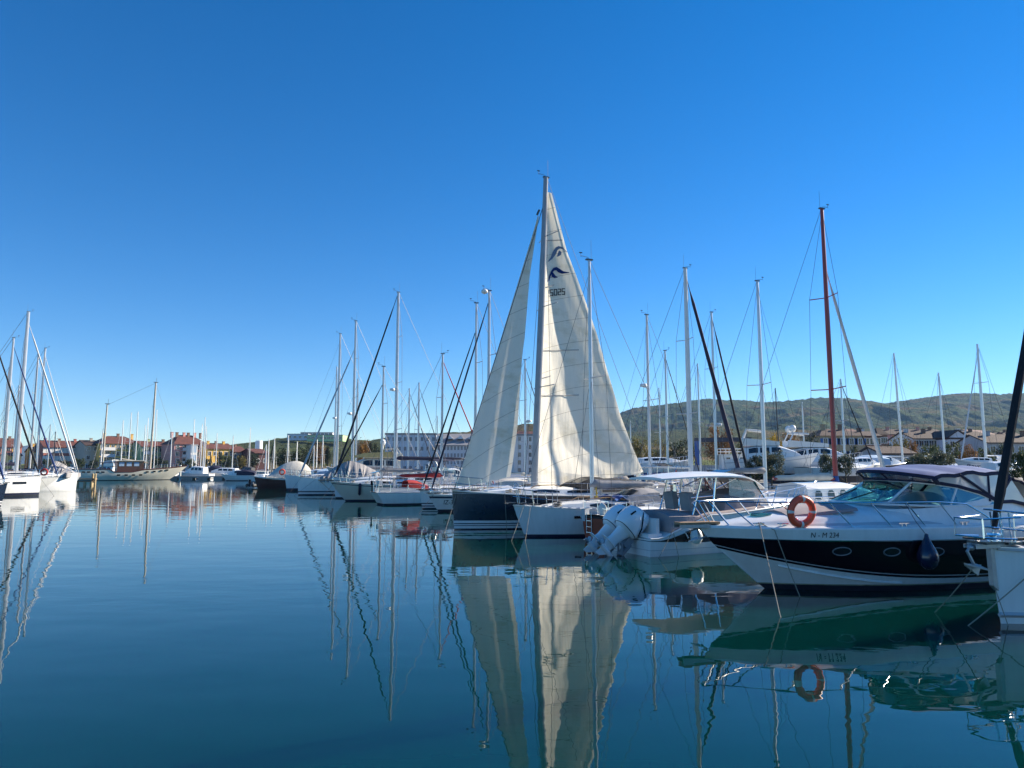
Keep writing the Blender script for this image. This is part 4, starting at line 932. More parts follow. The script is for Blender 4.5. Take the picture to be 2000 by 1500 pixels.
w2('slim-masted white yacht with black furled jib, right of the thick pale mast', 1400, 62, 610, 25, 11.0, 3.4, ax=.36, jib='canvas_black', jr=.12, jz=.96, spr=2, mr=.11, radar=6.6, cover='canvas_cream')
w2('white yacht with wide spreaders and bare forestay, between thick pale and red masts', 1495, 44, 549, 25, 10.8, 3.4, ax=.41, spr=1, mr=.11, cover='canvas_grey', dodger='canvas_navy', mm='alu', boomz=2.6)
w2('white yacht with radar dome halfway up its mast, right of the big mainsail', 1270, 53, 615, 205, 10.6, 3.3, ax=.42, radar=9.0, mr=.10, spr=1, cover='canvas_blue', dodger='canvas_grey', mm='whitemast', bimini=None)
w2('white yacht with greenish mast, blue mast foot and thin dark forestay', 1305, 66, 685, 25, 10.4, 3.3, ax=.40, jib='canvas_black', jr=.05, mm='alu', cover='canvas_blue', mr=.10, spr=1)
w2('yacht with radar dome on its mast seen between jib and mainsail', 1026, 70, 703, 25, 10.5, 3.3, ax=.40, radar=7.4, jib='canvas_black', jr=.06, spr=2, cover='canvas_cream', mr=.10)
w2('thin-masted yacht with navy forestay before the left end of the apartment block', 797, 105, 758, 25, 11.5, 3.5, ax=.40, jib='canvas_navy', jr=.075, spr=1, mr=.11, cover='canvas_navy', det=0)
w2('thin-masted yacht with navy forestay before the middle of the apartment block', 816, 98, 747, 25, 11.5, 3.5, ax=.40, jib='canvas_navy', jr=.07, spr=1, mr=.11, cover='canvas_grey', det=0)
w2('yacht with slender mast close behind the tallest mast of the left cluster', 652, 112, 716, 205, 13.0, 3.9, ax=.42, spr=2, mr=.11, cover='canvas_navy', det=0)
w2('yacht with slim mast rising behind the grey winter cover', 694, 118, 740, 205, 12.5, 3.8, ax=.42, spr=2, mr=.12, cover='canvas_grey', det=0)
w2('yacht with thin far mast against the hill, left of the greenish mast', 1291, 95, 757, 25, 11.0, 3.4, ax=.4, spr=1, mr=.09, det=0, cover='canvas_navy')
w2('yacht with thin mast left of the lift, in front of the rust tree', 1369, 72, 710, 25, 10.5, 3.3, ax=.4, spr=1, mr=.09, det=0, jib=None, cover='canvas_white')
# boats without masts filling the second row
def cruiser(label, pxc, D, th, L, B, fb, cabh, hullm='white', cabm='white', top=None, cover=None, z0=0, group='motorboats', cat='motorboat', name='motorboat', fly=False, winh=.5, boot='antifoul', domes=False, rails=True, archx=None):
    X = Xat(pxc, D, 1.5); root = thing(name, label, cat, (X, D, z0), R(th), group); BOATS.append((label[:40], X, D, th, -L/2, L/2, B))
    hl = Hull(-L/2, L, B, (fb*.9, fb*.95, fb*1.3), L*.16, -.1, .88, .40, 2.5, .18, .38, 1.9)
    hl.build([hl.sheer, lambda t: hl.sheer(t)-.16*fb, lambda t: hl.sheer(t)-.22*fb, .12, 0 if not z0 else -.15, -.45], [hullm, 'lightgrey' if hullm == 'white' else 'white', hullm, boot, boot], root, 16); hl.deck_mesh(root, 'white')
    rg = []; N = 10; pr = []
    for i in range(N+1):
        t = i/N; x = -L*.30+L*.62*t; b, z = hl.deck(x); h = cabh*(min(1, (1-t)/.42)**.75 if t > .1 else .9) + .12; yw = b*(.80-.25*t)
        pr.append((x, yw, z, h)); rg.append([(x, -yw, z), (x, -yw*.96, z+h*.45), (x, -yw*.84, z+h*.92), (x, -yw*.6, z+h), (x, 0, z+h*1.04), (x, yw*.6, z+h), (x, yw*.84, z+h*.92), (x, yw*.96, z+h*.45), (x, yw, z)])
    mb = MB(); mb.loft(rg, False, True, True); cb = mb.build('cabin', cabm, root)
    for k in range(3):
        for sg in (1, -1):
            i0, i1 = 1+k*2, 2+k*2; wb = MB(); A, Bq = [], []
            for i in (i0, i0+.95*(i1-i0), i1+.6):
                j = min(N-1, int(i)); f = i-j; x, yw, z, h = [pr[j][q]*(1-f)+pr[j+1][q]*f for q in range(4)]
                A.append((x, sg*(yw*.962+.015), z+h*.47)); Bq.append((x, sg*(yw*.862+.02), z+h*.86))
            wb.loft([A, Bq]); wb.build('window', 'darkglass', cb)
    if fly:
        fm = MB(); z = hl.deck(0)[1]+cabh+.1; rg = []
        for i in range(9):
            t = i/8; x = -L*.32+L*.42*t; wd = B*.36*(1-.3*t); h = .75*(1-.5*t); rg.append([(x, -wd, z), (x, -wd*1.02, z+h), (x, -wd*.9, z+h), (x, -wd*.8, z+.1), (x, wd*.8, z+.1), (x, wd*.9, z+h), (x, wd*1.02, z+h), (x, wd, z)])
        fm.loft(rg, False, True, True); fb_ = fm.build('flybridge', cabm, root)
        am = MB()
        for sg in (1, -1): am.tube([(-L*.32, sg*B*.36, z+.3), (-L*.26, sg*B*.34, z+1.5), (-L*.10, sg*B*.28, z+1.35)], .09, 6)
        am.tube([(-L*.26, -B*.34, z+1.5), (-L*.26, B*.34, z+1.5)], .09, 6); am.build('arch', cabm, fb_)
        if domes:
            for sg in (1, -1): dm = MB(); dm.ell((-L*.26, sg*B*.24, z+1.95), (.36, .36, .40), 14); dm.build('satellite_dome', 'white', fb_)
    if cover:
        cm = MB(); rg = []; rnd = random.Random(int(pxc))
        for i in range(9):
            t = i/8; x = -L*.46+L*.5*t; b, z = hl.deck(x); h = cabh*(.5+.75*math.sin(math.pi*(.15+.6*t)))+.05*rnd.random(); rg.append([(x, -b*.97, z+.02), (x, -b*.85, z+h*.7), (x, -b*.3, z+h), (x, b*.3, z+h), (x, b*.85, z+h*.7), (x, b*.97, z+.02)])
        cm.loft(rg, False, True, True); cm.build('cover', cover, root)
    if rails: rail_mesh(root, hl.deck, [L*.05, L*.15, L*.25, L*.35, L*.44], .5, .1, False, .016)
    return root, hl
cruiser('white cabin boat with navy cover between sport boat and red mast', 1528, 31.2, 25, 4.8, 1.9, .75, .55, cover='canvas_navy', group=G2)
def deckboat(label, pxc, D, th, L, B, cover, cc, seed):
    X = Xat(pxc, D, 1.5); root = thing('sailing_yacht', label, 'sailing yacht', (X, D, 0), R(th), G2); BOATS.append((label[:40], X, D, th, -L/2, L/2, B))
    hl = Hull(-L/2, L, B, (L*.1, L*.095, L*.125), .8, .3); hl.build([hl.sheer, .13, 0, -.4], ['white', 'antifoul', 'antifoul'], root, 16); hl.deck_mesh(root, 'white', rail='alu')
    cabin_mesh(root, hl, -.1*L, .28*L, .6, .42); sprayhood(root, hl, -.14*L, 1.3, cover, z=hl.sh[1]+.25); wheel_mesh(root, -L*.36, 0, hl.sh[0]+.95)
    rail_mesh(root, hl.deck, [-L*.42+L*.8*i/6 for i in range(7)], .62); pulpit_mesh(root, hl); pushpit_mesh(root, hl)
    if cc: lumpy_cover(root, .05*L, -.30*L, hl.sh[1]+1.1, .2, cc, seed=seed)
    return root
# ------------------------------------------------------------------ ashore on the right: motor yacht, trawler, boats on stands
GZ = 1.2
cruiser('big white motor yacht with two satellite domes standing ashore behind olive bushes', 1598, 75, -8, 9.8, 3.6, 1.8, 1.4, z0=1.7, fly=True, domes=True, group='boats standing ashore', cat='motor yacht', name='motor_yacht')
cruiser('smaller white motor yacht with raked bow standing ashore left of the two-domed yacht', 1508, 66, -20, 8.0, 3.0, 1.5, 1.1, z0=2.2, fly=True, group='boats standing ashore', cat='motor yacht', name='motor_yacht')
cruiser('white motor sailer on stands in front of yellow-green trees', 1285, 82, 8, 8.0, 2.8, 1.25, .55, z0=2.1, group='boats standing ashore', boot='navy')
cruiser('navy boat under pale blue tarpaulin left of the olive bushes', 1722, 71, 12, 6.6, 2.5, 1.2, .8, hullm='navyhull', z0=1.9, cover='tarp_blue', group='boats standing ashore')
cruiser('white boat with outboard and dark lettering standing ashore above the violet canopy', 1909, 60, 175, 3.4, 1.5, .75, .25, z0=2.6, group='boats standing ashore', rails=False)
cruiser('low white motorboat ashore behind the red mast, right of the olive bushes', 1687, 68, 14, 4.4, 2.0, .8, .6, z0=2.3, group='boats standing ashore')
cruiser('low white and blue motorboat ashore right of the lettered boat', 1958, 58, 14, 4.4, 1.9, .7, .55, z0=2.0, group='boats standing ashore')
cruiser('low white motorboat ashore left of the lettered boat', 1868, 62, 10, 4.6, 1.9, .7, .5, z0=1.8, group='boats standing ashore')
def trawler():
    D = 86; X = Xat(1440, D, 3); r_ = thing('trawler', 'white wheelhouse workboat with dark hull and railings in front of the blue lift', 'workboat', (X, D, 1.7), R(-6), 'boats standing ashore')
    h = Hull(-3.4, 6.8, 2.6, (1.0, .9, 1.5), .6, 0, .8, .4, 2.2, .2, .3, 2); h.build([h.sheer, lambda t: h.sheer(t)-.15, .0, -.4], ['white', 'rubber', 'antifoul'], r_, 14); h.deck_mesh(r_, 'grey', rail='white')
    b = MB(); b.box((-.2, 0, 1.75), (3.6, 1.9, 1.7)); b.box((-.2, 0, 2.64), (4.0, 2.2, .08)); wh = b.build('wheelhouse', 'white', r_)
    for x in (-1.2, -.4, .4): w_ = MB(); w_.box((x, -.955, 2.0), (.45, .03, .6)); w_.build('window', 'darkglass', wh)
    w_ = MB(); w_.box((1.2, -.955, 1.65), (.55, .03, 1.35)); w_.build('door', 'darkglass', wh)
    w_ = MB()
    for z in (3.0, 3.35): w_.tube([(-2.1, -1.0, z), (1.7, -1.0, z), (1.7, 1.0, z), (-2.1, 1.0, z), (-2.1, -1.0, z)], .03, 4)
    for x in (-2.1, -1.1, -.1, .8, 1.7): w_.tube([(x, -1.0, 2.66), (x, -1.0, 3.35)], .025, 4); w_.tube([(x, 1.0, 2.66), (x, 1.0, 3.35)], .025, 4)
    w_.build('railing', 'white', wh)
trawler()
for o in [o for o in bpy.data.objects if o.get('label', '').startswith('white boat with outboard and dark lettering')]:
    q = MB(); q.tube([(-1.75, 0, .9), (-1.9, 0, 1.25), (-1.9, 0, .2)], [.14, .2, .08], 8); q.build('outboard_motor', 'outboard', o)
    vs, fs, wd = text_geo('Rayn', .50); q = MB(); q.add([(.45-v.x if False else .95-v.x, 0, .22+v.y) for v in vs], fs); hlx = Hull(-1.7, 3.4, 1.5, (.75*.9, .75*.95, .75*1.3), 3.4*.16, -.1, .88, .40, 2.5, .18, .38, 1.9)
    q.v = [(x, hlx.at(x, z)+.02, z) for x, y, z in q.v]; q.build('lettering', 'sailblue', o, smooth=False)
    s_ = MB()
    for x in (-1.0, .8):
        for sg in (1, -1): s_.tube([(x, sg*.7, -1.4), (x, sg*.35, .1)], .05, 5)
    s_.build('stand', 'bluedoor', o)
s3 = dict(group=G3, z0=2.0, det=0, lines=True, cradle=True)
sailboat('yacht ashore with thin dark leaning mast near the yellow tree', 1524, 86, 758, 25, 8.5, 2.8, ax=.4, mm='darkmast', mr=.07, spr=1, tilt=-1.2, **s3)
sailboat('yacht ashore with thin pale mast at the left of the big motor yacht', 1573, 98, 785, 25, 9.0, 2.9, ax=.4, mr=.09, spr=1, **s3)
sailboat('yacht ashore with grey mast and black forestay right of the red mast', 1652, 64, 740, 25, 9.0, 2.9, ax=.42, jib='canvas_black', jr=.055, mr=.09, spr=1, **s3)
sailboat('yacht ashore with leaning mast behind the blue tarpaulin', 1765, 82, 690, 25, 10.0, 3.1, ax=.40, mr=.12, spr=1, tilt=-1.6, **s3)
sailboat('yacht ashore with plain grey mast behind the olive bushes', 1848, 80, 728, 25, 9.5, 3.0, ax=.40, mr=.11, spr=0, tilt=-.6, **s3)
sailboat('yacht ashore with tall pale mast and slanting white furled jib at the far right', 1928, 88, 672, 205, 12.0, 3.6, ax=.42, mr=.17, spr=2, jib='canvas_white', jr=.10, jz=.92, **s3)

# ------------------------------------------------------------------ left side of the channel
lt = dict(group=G4)
bowboat('navy yacht bow with two white stripes at the left edge', 14, 54.5, 40, 4.4, 400, 11.5, B=3.5, fb=(1.3, 1.3, 1.65), H=16.5, hull='navyhull', jib='canvas_blue', jr=.11, rake=.3, bimini='canvas_navy', rows=[lambda t: 99, .36, .26, .18, .08, 0, -.4], mats=['navyhull', 'white', 'navyhull', 'white', 'antifoul', 'antifoul'], cover='canvas_blue', **lt)
LW, LWH, _ = bowboat('white yacht with dark hull window and black furled jib, left foreground row', 80, 74, 40, 5.4, 560, 14.0, B=4.2, fb=(1.7, 1.65, 1.95), H=18.0, jib='canvas_black', jr=.11, rake=.1, bimini='canvas_navy', dodger='canvas_grey', rows=[lambda t: 99, .30, .12, 0, -.4], mats=['white', 'navy', 'antifoul', 'antifoul'], cover='lightgrey', boomz=3.6, **lt)
for xx in (2.9,):
    q = MB(); q.loft([[(xx+1.2*i/4, -(LWH.at(xx+1.2*i/4, z)+.012), z) for i in range(5)] for z in (1.18, 1.42)]); q.build('hull_window', 'darkglass', LW)
bowboat('white yacht with blue furled jib and overhanging bow, second on the left', 116, 79.5, 40, 5.2, 660, 12.5, B=3.8, fb=(1.5, 1.45, 1.8), jib='canvas_blue', jr=.10, rake=2.2, mr=.11, cover='canvas_navy', bimini='canvas_grey', **lt)
bowboat('tall white yacht with white furled jib and plumb bow, third on the left', 151, 88, 40, 6.3, 609, 15.5, B=4.6, fb=(1.95, 1.9, 2.15), jib='canvas_white', jr=.13, rake=.08, mr=.19, cover='canvas_navy', spr=3, boot='white', **lt)
winter_cover('pale grey cover over the foredeck of the tall left yacht', 92, 142, 87.5, 2.0, 3.6, 'canvas_grey', 8, .25, 3.6)
sailboat('yacht with mast between the tall left mast and its white jib', 70, 101, 680, 25, 13, 4.0, ax=.42, mr=.13, cover='canvas_navy', spr=2, jib='canvas_white', jr=.07, **lt)
sailboat('yacht with dark weathered mast tight behind the tall left mast', 57, 108, 690, 25, 12.5, 3.8, ax=.42, mr=.12, mm='aludull', cover='canvas_grey', spr=2, det=0, **lt)
sailboat('yacht with short mast low between the left masts', 24, 113, 752, 25, 11, 3.5, ax=.42, mr=.10, det=0, cover='canvas_grey', jib='canvas_navy', jr=.08, **lt)
sailboat('yacht with short thin mast in front of the red facade', 92, 150, 829, 25, 9, 3.0, ax=.42, mr=.10, det=0, spr=1, cover='canvas_navy', **lt)
lb2 = thing('lifebuoy', 'faded red lifebuoy on the rail of the left white yachts', 'lifebuoy', (Xat(86, 75.5, 2.2), 75.5, 2.35), R(20))
q = MB(); q.torus((0, 0, 0), .30, .09, M90, 24, 8); q.build('ring', 'canvas_red', lb2)
# wooden berth head with posts
bh = thing('mooring_platform', 'wooden mooring platform with pale posts beside the gulet stern', 'platform', (Xat(168, 113, 1), 113, 0), R(18))
q = MB(); q.box((0, 0, .95), (2.8, 1.4, .22)); q.box((0, 0, .55), (2.6, 1.2, .12)); q.build('deck', 'teak', bh)
for x in (-1.0, .0, .9):
    q = MB(); q.tube([(x, -.5, -.6), (x, -.5, .55)], .22, 10); q.build('float', 'pile', bh)
for x, y in ((.9, .2), (1.35, -.3)): q = MB(); q.tube([(x, y, -.8), (x, y, 1.75), (x, y, 1.85)], [.16, .16, .03], 10); q.build('post', 'pile', bh)
def gulet():
    D = 152.0; L = 23.0; th = 37.0; X = Xat(252, D, 2); g = thing('gulet', 'cream wooden gulet with varnished deckhouse and two masts', 'gulet', (X, D, 0), R(th))
    h = Hull(-L/2, L, 5.4, (2.5, 1.75, 3.0), 3.6, -.6, .70, .42, 2.1, .25, .42, 2.0)
    h.sheer = lambda t: (2.35 if t < .34 else (2.35-.62*min(1, (t-.34)/.05) if t < .55 else 1.73+.62*min(1, (t-.55)/.08)*(.75) + .85*max(0, (t-.55)/.45)**2))
    h.build([h.sheer, lambda t: h.sheer(t)-.14, .10, 0, -.5], ['varnish', 'gulet_white', 'rubber', 'antifoul'], g, 40); h.deck_mesh(g, 'teak', rail='varnish', rr=.07, n=40)
    for i, (xx, z) in enumerate([(-8.9, 1.75), (-8.0, 1.75), (-6.4, 1.72), (-5.5, 1.72), (-2.6, 1.1), (-1.2, 1.1), (.2, 1.1), (1.6, 1.1), (2.8, 1.72), (4.2, 1.82), (5.6, 1.95), (6.8, 2.1)]):
        for sg in (1, -1): w_ = MB(); w_.loft([[(xx, sg*(h.at(xx, z)+.02), z-.16), (xx+.62, sg*(h.at(xx+.62, z)+.02), z-.16)], [(xx, sg*(h.at(xx, z+.3)+.02), z+.16), (xx+.62, sg*(h.at(xx+.62, z+.3)+.02), z+.16)]]); w_.build('window', 'darkglass', g)
    b = MB(); b.box((0, 0, 2.9), (5.0, 3.4, 2.3), mi=0); b.box((-.1, 0, 4.1), (5.6, 3.9, .14), mi=1); dh = b.build('deckhouse', ['varnish', 'gulet_white'], g)
    for x in (-1.7, -.3, 1.1):
        for sg in (1, -1): w_ = MB(); w_.box((x, sg*1.71, 3.35), (.95, .04, .8)); w_.build('window', 'tarp_blue', dh)
    b = MB(); b.box((-4.4, 0, 3.7), (3.6, 3.2, .10)); b.tube([(-6, -1.5, 2.3), (-6, -1.5, 3.7)], .05, 5); b.tube([(-6, 1.5, 2.3), (-6, 1.5, 3.7)], .05, 5); b.build('awning', 'canvas_navy', g)
    def mastp(x, H, r_):
        m = MB(); m.tube([(x, 0, 1.8), (x+.03*H*.3, 0, H*.95), (x+.03*H*.3, 0, H)], [r_, r_*.8, r_*.6], 8); o = m.build('mast', 'woodmast', g)
        for zz in (.45, .75): s_ = MB(); s_.tube([(x, -1.1, H*zz), (x, 1.1, H*zz)], .05, 4); s_.build('spreader', 'woodmast', o)
        c = MB(); c.box((x+.2, 0, H), (.9, .3, .12)); c.tube([(x+.3, 0, H), (x+.3, 0, H+1)], .03, 4); c.build('masthead', 'wire', o)
        for sg in (1, -1): s_ = MB(); s_.tube([(x-.8, sg*2.2, 2.2), (x+.2, 0, H*.96)], .02, 4); s_.build('shroud', 'wire', g)
    mastp(4.0, Zat(744, D), .22); mastp(-5.0, Zat(791, D), .18)
    b = MB(); b.tube([(4.0, 0, 3.6), (-1.5, 0, 4.5)], .13, 6); b.build('boom', 'woodmast', g)
    s_ = MB(); s_.tube([(4.2, 0, Zat(746, D)), (10.4, 0, 3.1)], .022, 4); s_.tube([(4.1, 0, Zat(746, D)), (-4.8, 0, Zat(793, D))], .02, 4); s_.build('stay', 'wire', g)
    rail_mesh(g, h.deck, [5.5, 6.6, 7.7, 8.8, 9.6], .8, 0, True, .03)
gulet()
# ------------------------------------------------------------------ far pontoon with motorboats
pt = thing('floating_pontoon', 'long grey floating pontoon with dark gaps below the motorboats', 'pontoon', (Xat(410, 163, .5), 163, 0), 0)
q = MB(); q.box((0, 0, .55), (18.5, 2.0, .35)); q.build('walkway', 'concrete', pt)
for x in (-8, -4.6, -1.2, 2.2, 5.6, 8.6): q = MB(); q.box((x, 0, .16), (2.0, 1.8, .5)); q.build('float', 'concrete', pt)
q = MB(); q.tube([(-6.4, -.9, -.5), (-6.4, -.9, 3.2)], .22, 10); q.build('post', 'fender_white', pt)
mb_ = dict(group='motorboats at the far pontoon', rails=True)
cruiser('white motorboat with boxy cabin beside the gulet bow', 383, 168, 172, 8.0, 2.8, 1.3, 1.5, **mb_)
cruiser('long white sport cruiser at the far pontoon', 438, 172, 176, 10.5, 3.2, 1.35, 1.1, **mb_)
cruiser('dark-topped motorboat at the right end of the far pontoon', 481, 165, 170, 5.6, 2.4, 1.2, 1.5, cabm='cockpit_dark', **mb_)
cruiser('navy-covered motorboat between the two white ones', 411, 173, 172, 7.0, 2.6, 1.3, 1.5, cover='canvas_navy', **mb_)
cruiser('white flybridge boat moored behind the gulet', 205, 180, 172, 10.0, 3.4, 1.5, 1.4, fly=True, **mb_)
cruiser('white motorboat moored left of the gulet stern', 132, 178, 10, 9.0, 3.0, 1.4, 1.2, cover='canvas_navy', **mb_)
# dark red wooden boat under a cream tent, with dinghies
dr = thing('workboat', 'dark red wooden workboat under a cream tent cover', 'workboat', (Xat(556, 94, 1), 94, 0), R(203))
dh_ = Hull(-3.6, 7.4, 2.7, (1.35, 1.3, 1.7), .5, 0, .8, .42, 2.2, .18, .3, 2); dh_.build([dh_.sheer, lambda t: dh_.sheer(t)-.12, 0, -.4], ['white', 'darkred', 'darkred'], dr, 16); dh_.deck_mesh(dr, 'offwhite', rail='white')
q = MB(); rg = []
for i in range(13):
    t = i/12; x = -3.2+5.6*t; z = 1.5; hgt = 2.05*math.sin(math.pi*min(1, .06+t*1.0)**.75)**.7+.1 if t < .98 else .2
    rg.append([(x, -1.35, z), (x, -1.2, z+hgt*.25+.1), (x, -.5, z+hgt*.85), (x, 0, z+hgt), (x, .5, z+hgt*.85), (x, 1.2, z+hgt*.25+.1), (x, 1.35, z)])
q.loft(rg, False, True, True); q.build('tent_cover', 'canvas_cream', dr)
rail_mesh(dr, dh_.deck, [.9, 1.7, 2.5, 3.3], .55)
lb3 = thing('lifebuoy', 'small orange lifebuoy at the bow rail of the dark red boat', 'lifebuoy', (Xat(551, 88.4, 2), 88.4, 2.25), R(23))
q = MB(); q.torus((0, 0, 0), .30, .09, M90, 24, 8); q.build('ring', 'orange', lb3)
for k, (px, D, l_) in enumerate(((505, 99, 'black rubber dinghy left of the dark red boat'), (527, 95.5, 'black rubber dinghy tight against the dark red bow'))):
    dg = thing('dinghy', l_, 'dinghy', (Xat(px, D, .4), D, 0), R(60+30*k), 'black rubber dinghies')
    q = MB(); q.tube([(-1.5, .6, .35), (.6, .6, .38), (1.3, .35, .5), (1.55, 0, .55), (1.3, -.35, .5), (.6, -.6, .38), (-1.5, -.6, .35)], .24, 8); q.build('tube', 'rubber', dg)
    q = MB(); q.box((-.2, 0, .2), (2.6, .9, .08)); q.box((-1.3, 0, .5), (.08, 1.0, .6)); q.build('floor', 'grey', dg)
    q = MB(); q.tube([(-1.4, 0, .9), (-1.5, 0, 1.15), (-1.5, 0, .2)], [.12, .17, .07], 8); q.build('outboard_motor', 'decal', dg)
# cream motor yacht with tan side covers behind the left cluster
cy, _h = cruiser('cream flybridge motor yacht with tan covers and white satellite dome', 727, 108, 197, 13.5, 4.4, 2.2, 1.9, hullm='cream', cabm='cream', fly=True, group='motorboats', cat='motor yacht', name='motor_yacht')
q = MB(); q.ell((-1.5, 0, 6.55), (.42, .42, .5), 14); q.tube([(-1.5, 0, 5.6), (-1.5, 0, 6.2)], .12, 8); q.build('satellite_dome', 'white', cy)
q = MB(); q.loft([[(3.5, 1.32, 4.35), (1.5, 1.52, 4.9), (-3.2, 1.62, 5.15)], [(3.6, 1.42, 4.2), (1.4, 1.68, 4.25), (-3.2, 1.74, 4.3)]]); q.build('side_cover', 'canvas_tan', cy)
cruiser('white motorboat with dark teal tent behind the IZ-375 yacht', 878, 92, 25, 9.0, 3.2, 1.4, 1.2, cover='canvas_teal', group=G2)
cruiser('white motorboat between the jib and the mainsail', 1018, 62, 20, 6.4, 2.6, 1.1, .8, cover='canvas_cream', group=G2)
deckboat('white yacht deck with wheel and grey sprayhood behind the white front yacht', 1215, 48.3, 25, 10.0, 2.7, 'canvas_grey', 'canvas_grey', 4)
deckboat('white yacht deck with navy sprayhood behind the sport boat hard top', 1440, 37.5, 25, 8.2, 2.8, 'canvas_grey', 'canvas_cream', 5)
deckboat('white yacht deck with black sprayhood under the mainsail foot', 1085, 41.0, 25, 7.0, 2.6, 'canvas_black', 'canvas_grey', 6)
bow_lines(IZ, IZH, 'the IZ-375 yacht', 205, 1)
bow_lines(E_, EH, 'the cream yacht', 205); bow_lines(G_, GH, 'the pale jib yacht', 205, 1)
sailboat('faint thin-masted yacht in front of the dormer wing of the apartment block', 853, 128, 812, 25, 9.5, 3.0, ax=.4, spr=1, mr=.08, det=0, group=G2)
sailboat('short thin mast of a yacht low in front of the apartment block', 838, 122, 851, 25, 8.0, 2.7, ax=.4, spr=0, mr=.08, det=0, group=G2)
sailboat('yacht with dark thin mast in front of the long red house', 103, 158, 843, 25, 8.5, 2.8, ax=.42, mr=.09, det=0, spr=1, mm='darkmast', cover='canvas_navy', group=G4)
sailboat('yacht with thin mast cut by the left edge of the photo', 2, 96, 716, 25, 11, 3.4, ax=.42, mr=.10, det=0, spr=1, cover='canvas_navy', group=G4)
sailboat('yacht ashore with thin mast just right of the big mainsail leech', 1233, 100, 822, 25, 8.5, 2.8, ax=.4, mr=.08, spr=1, **s3)
cruiser('white motorboat with blue cover behind the pale furled jib', 622, 126, 200, 8.0, 2.8, 1.2, 1.1, cover='tarp_blue', group='motorboats')
cruiser('white motorboat low between the dinghies and the far pontoon', 467, 146, 190, 7.0, 2.6, 1.1, 1.0, cover='canvas_navy', group='motorboats')
# distant yachts: hulls hidden, masts standing over the boats in front
far = {'distant white yacht with bare mast moored behind the wooden gulet': [(196, 838), (235, 821), (250, 806), (263, 804), (279, 830), (284, 816), (300, 800)],
       'distant white yacht with bare mast in front of the pink and yellow houses': [(332, 845), (375, 819), (391, 828), (396, 815), (399, 833), (421, 846), (453, 851), (486, 835)],
       'distant white yacht with bare mast in front of the dark trees below the green building': [(518, 868), (523, 858), (534, 856), (561, 850), (579, 862), (612, 870), (618, 858), (629, 850)]}
first = None
for lab, lst in far.items():
    for k, (px, py) in enumerate(lst):
        D = 184 + k*5.2 if px < 320 else (180 + k*5.4 if px < 500 else 138 + k*5.0)
        H = Zat(py, D); X = Xat(px, D, 2)
        r_ = thing('sailing_yacht', lab, 'sailing yacht', (X, D, 0), R(80+((px*37) % 40)), G5)
        BOATS.append((lab[:30], X, D, 80, -5, 4.5, 3.2))
        if first is None:
            h = Hull(-5.2, 9.6, 3.1, (1.0, .98, 1.25), .8, .3); h.build([h.sheer, .13, 0, -.4], ['white', 'antifoul', 'antifoul'], r_, 10); h.deck_mesh(r_, 'white', rail=None, n=8); cabin_mesh(r_, h, -2.6, 2.4, .6, .42, win=True)
            m = MB(); m.tube([(-.1, 0, 2.0), (-4.0, 0, 2.05)], .08, 5); m.build('boom', 'alu', r_); lumpy_cover(r_, 0, -3.9, 2.1, .16, 'canvas_navy'); first = r_
            m = MB(); m.tube([(0, 0, 1.3), (0, 0, 10), (0, 0, 20)], [.13, .13, .10], 6); m.tube([(-.15, -.9, 11), (0, 0, 11), (-.15, .9, 11)], .03, 4); m.tube([(4.1, 0, 1.4), (0, 0, 19.5)], .02, 4); m.tube([(-5, 0, 1.0), (0, 0, 19.8)], .016, 4)
            mo = m.build('mast', 'whitemast', r_); mo.scale = (1, 1, H/20)
        else:
            for c in kids(first):
                n_ = c.copy(); COL.objects.link(n_); n_.parent = r_
                for g_ in kids(c): g2 = g_.copy(); COL.objects.link(g2); g2.parent = n_
                if c.name.startswith('mast'): n_.scale = (1, 1, H/20)

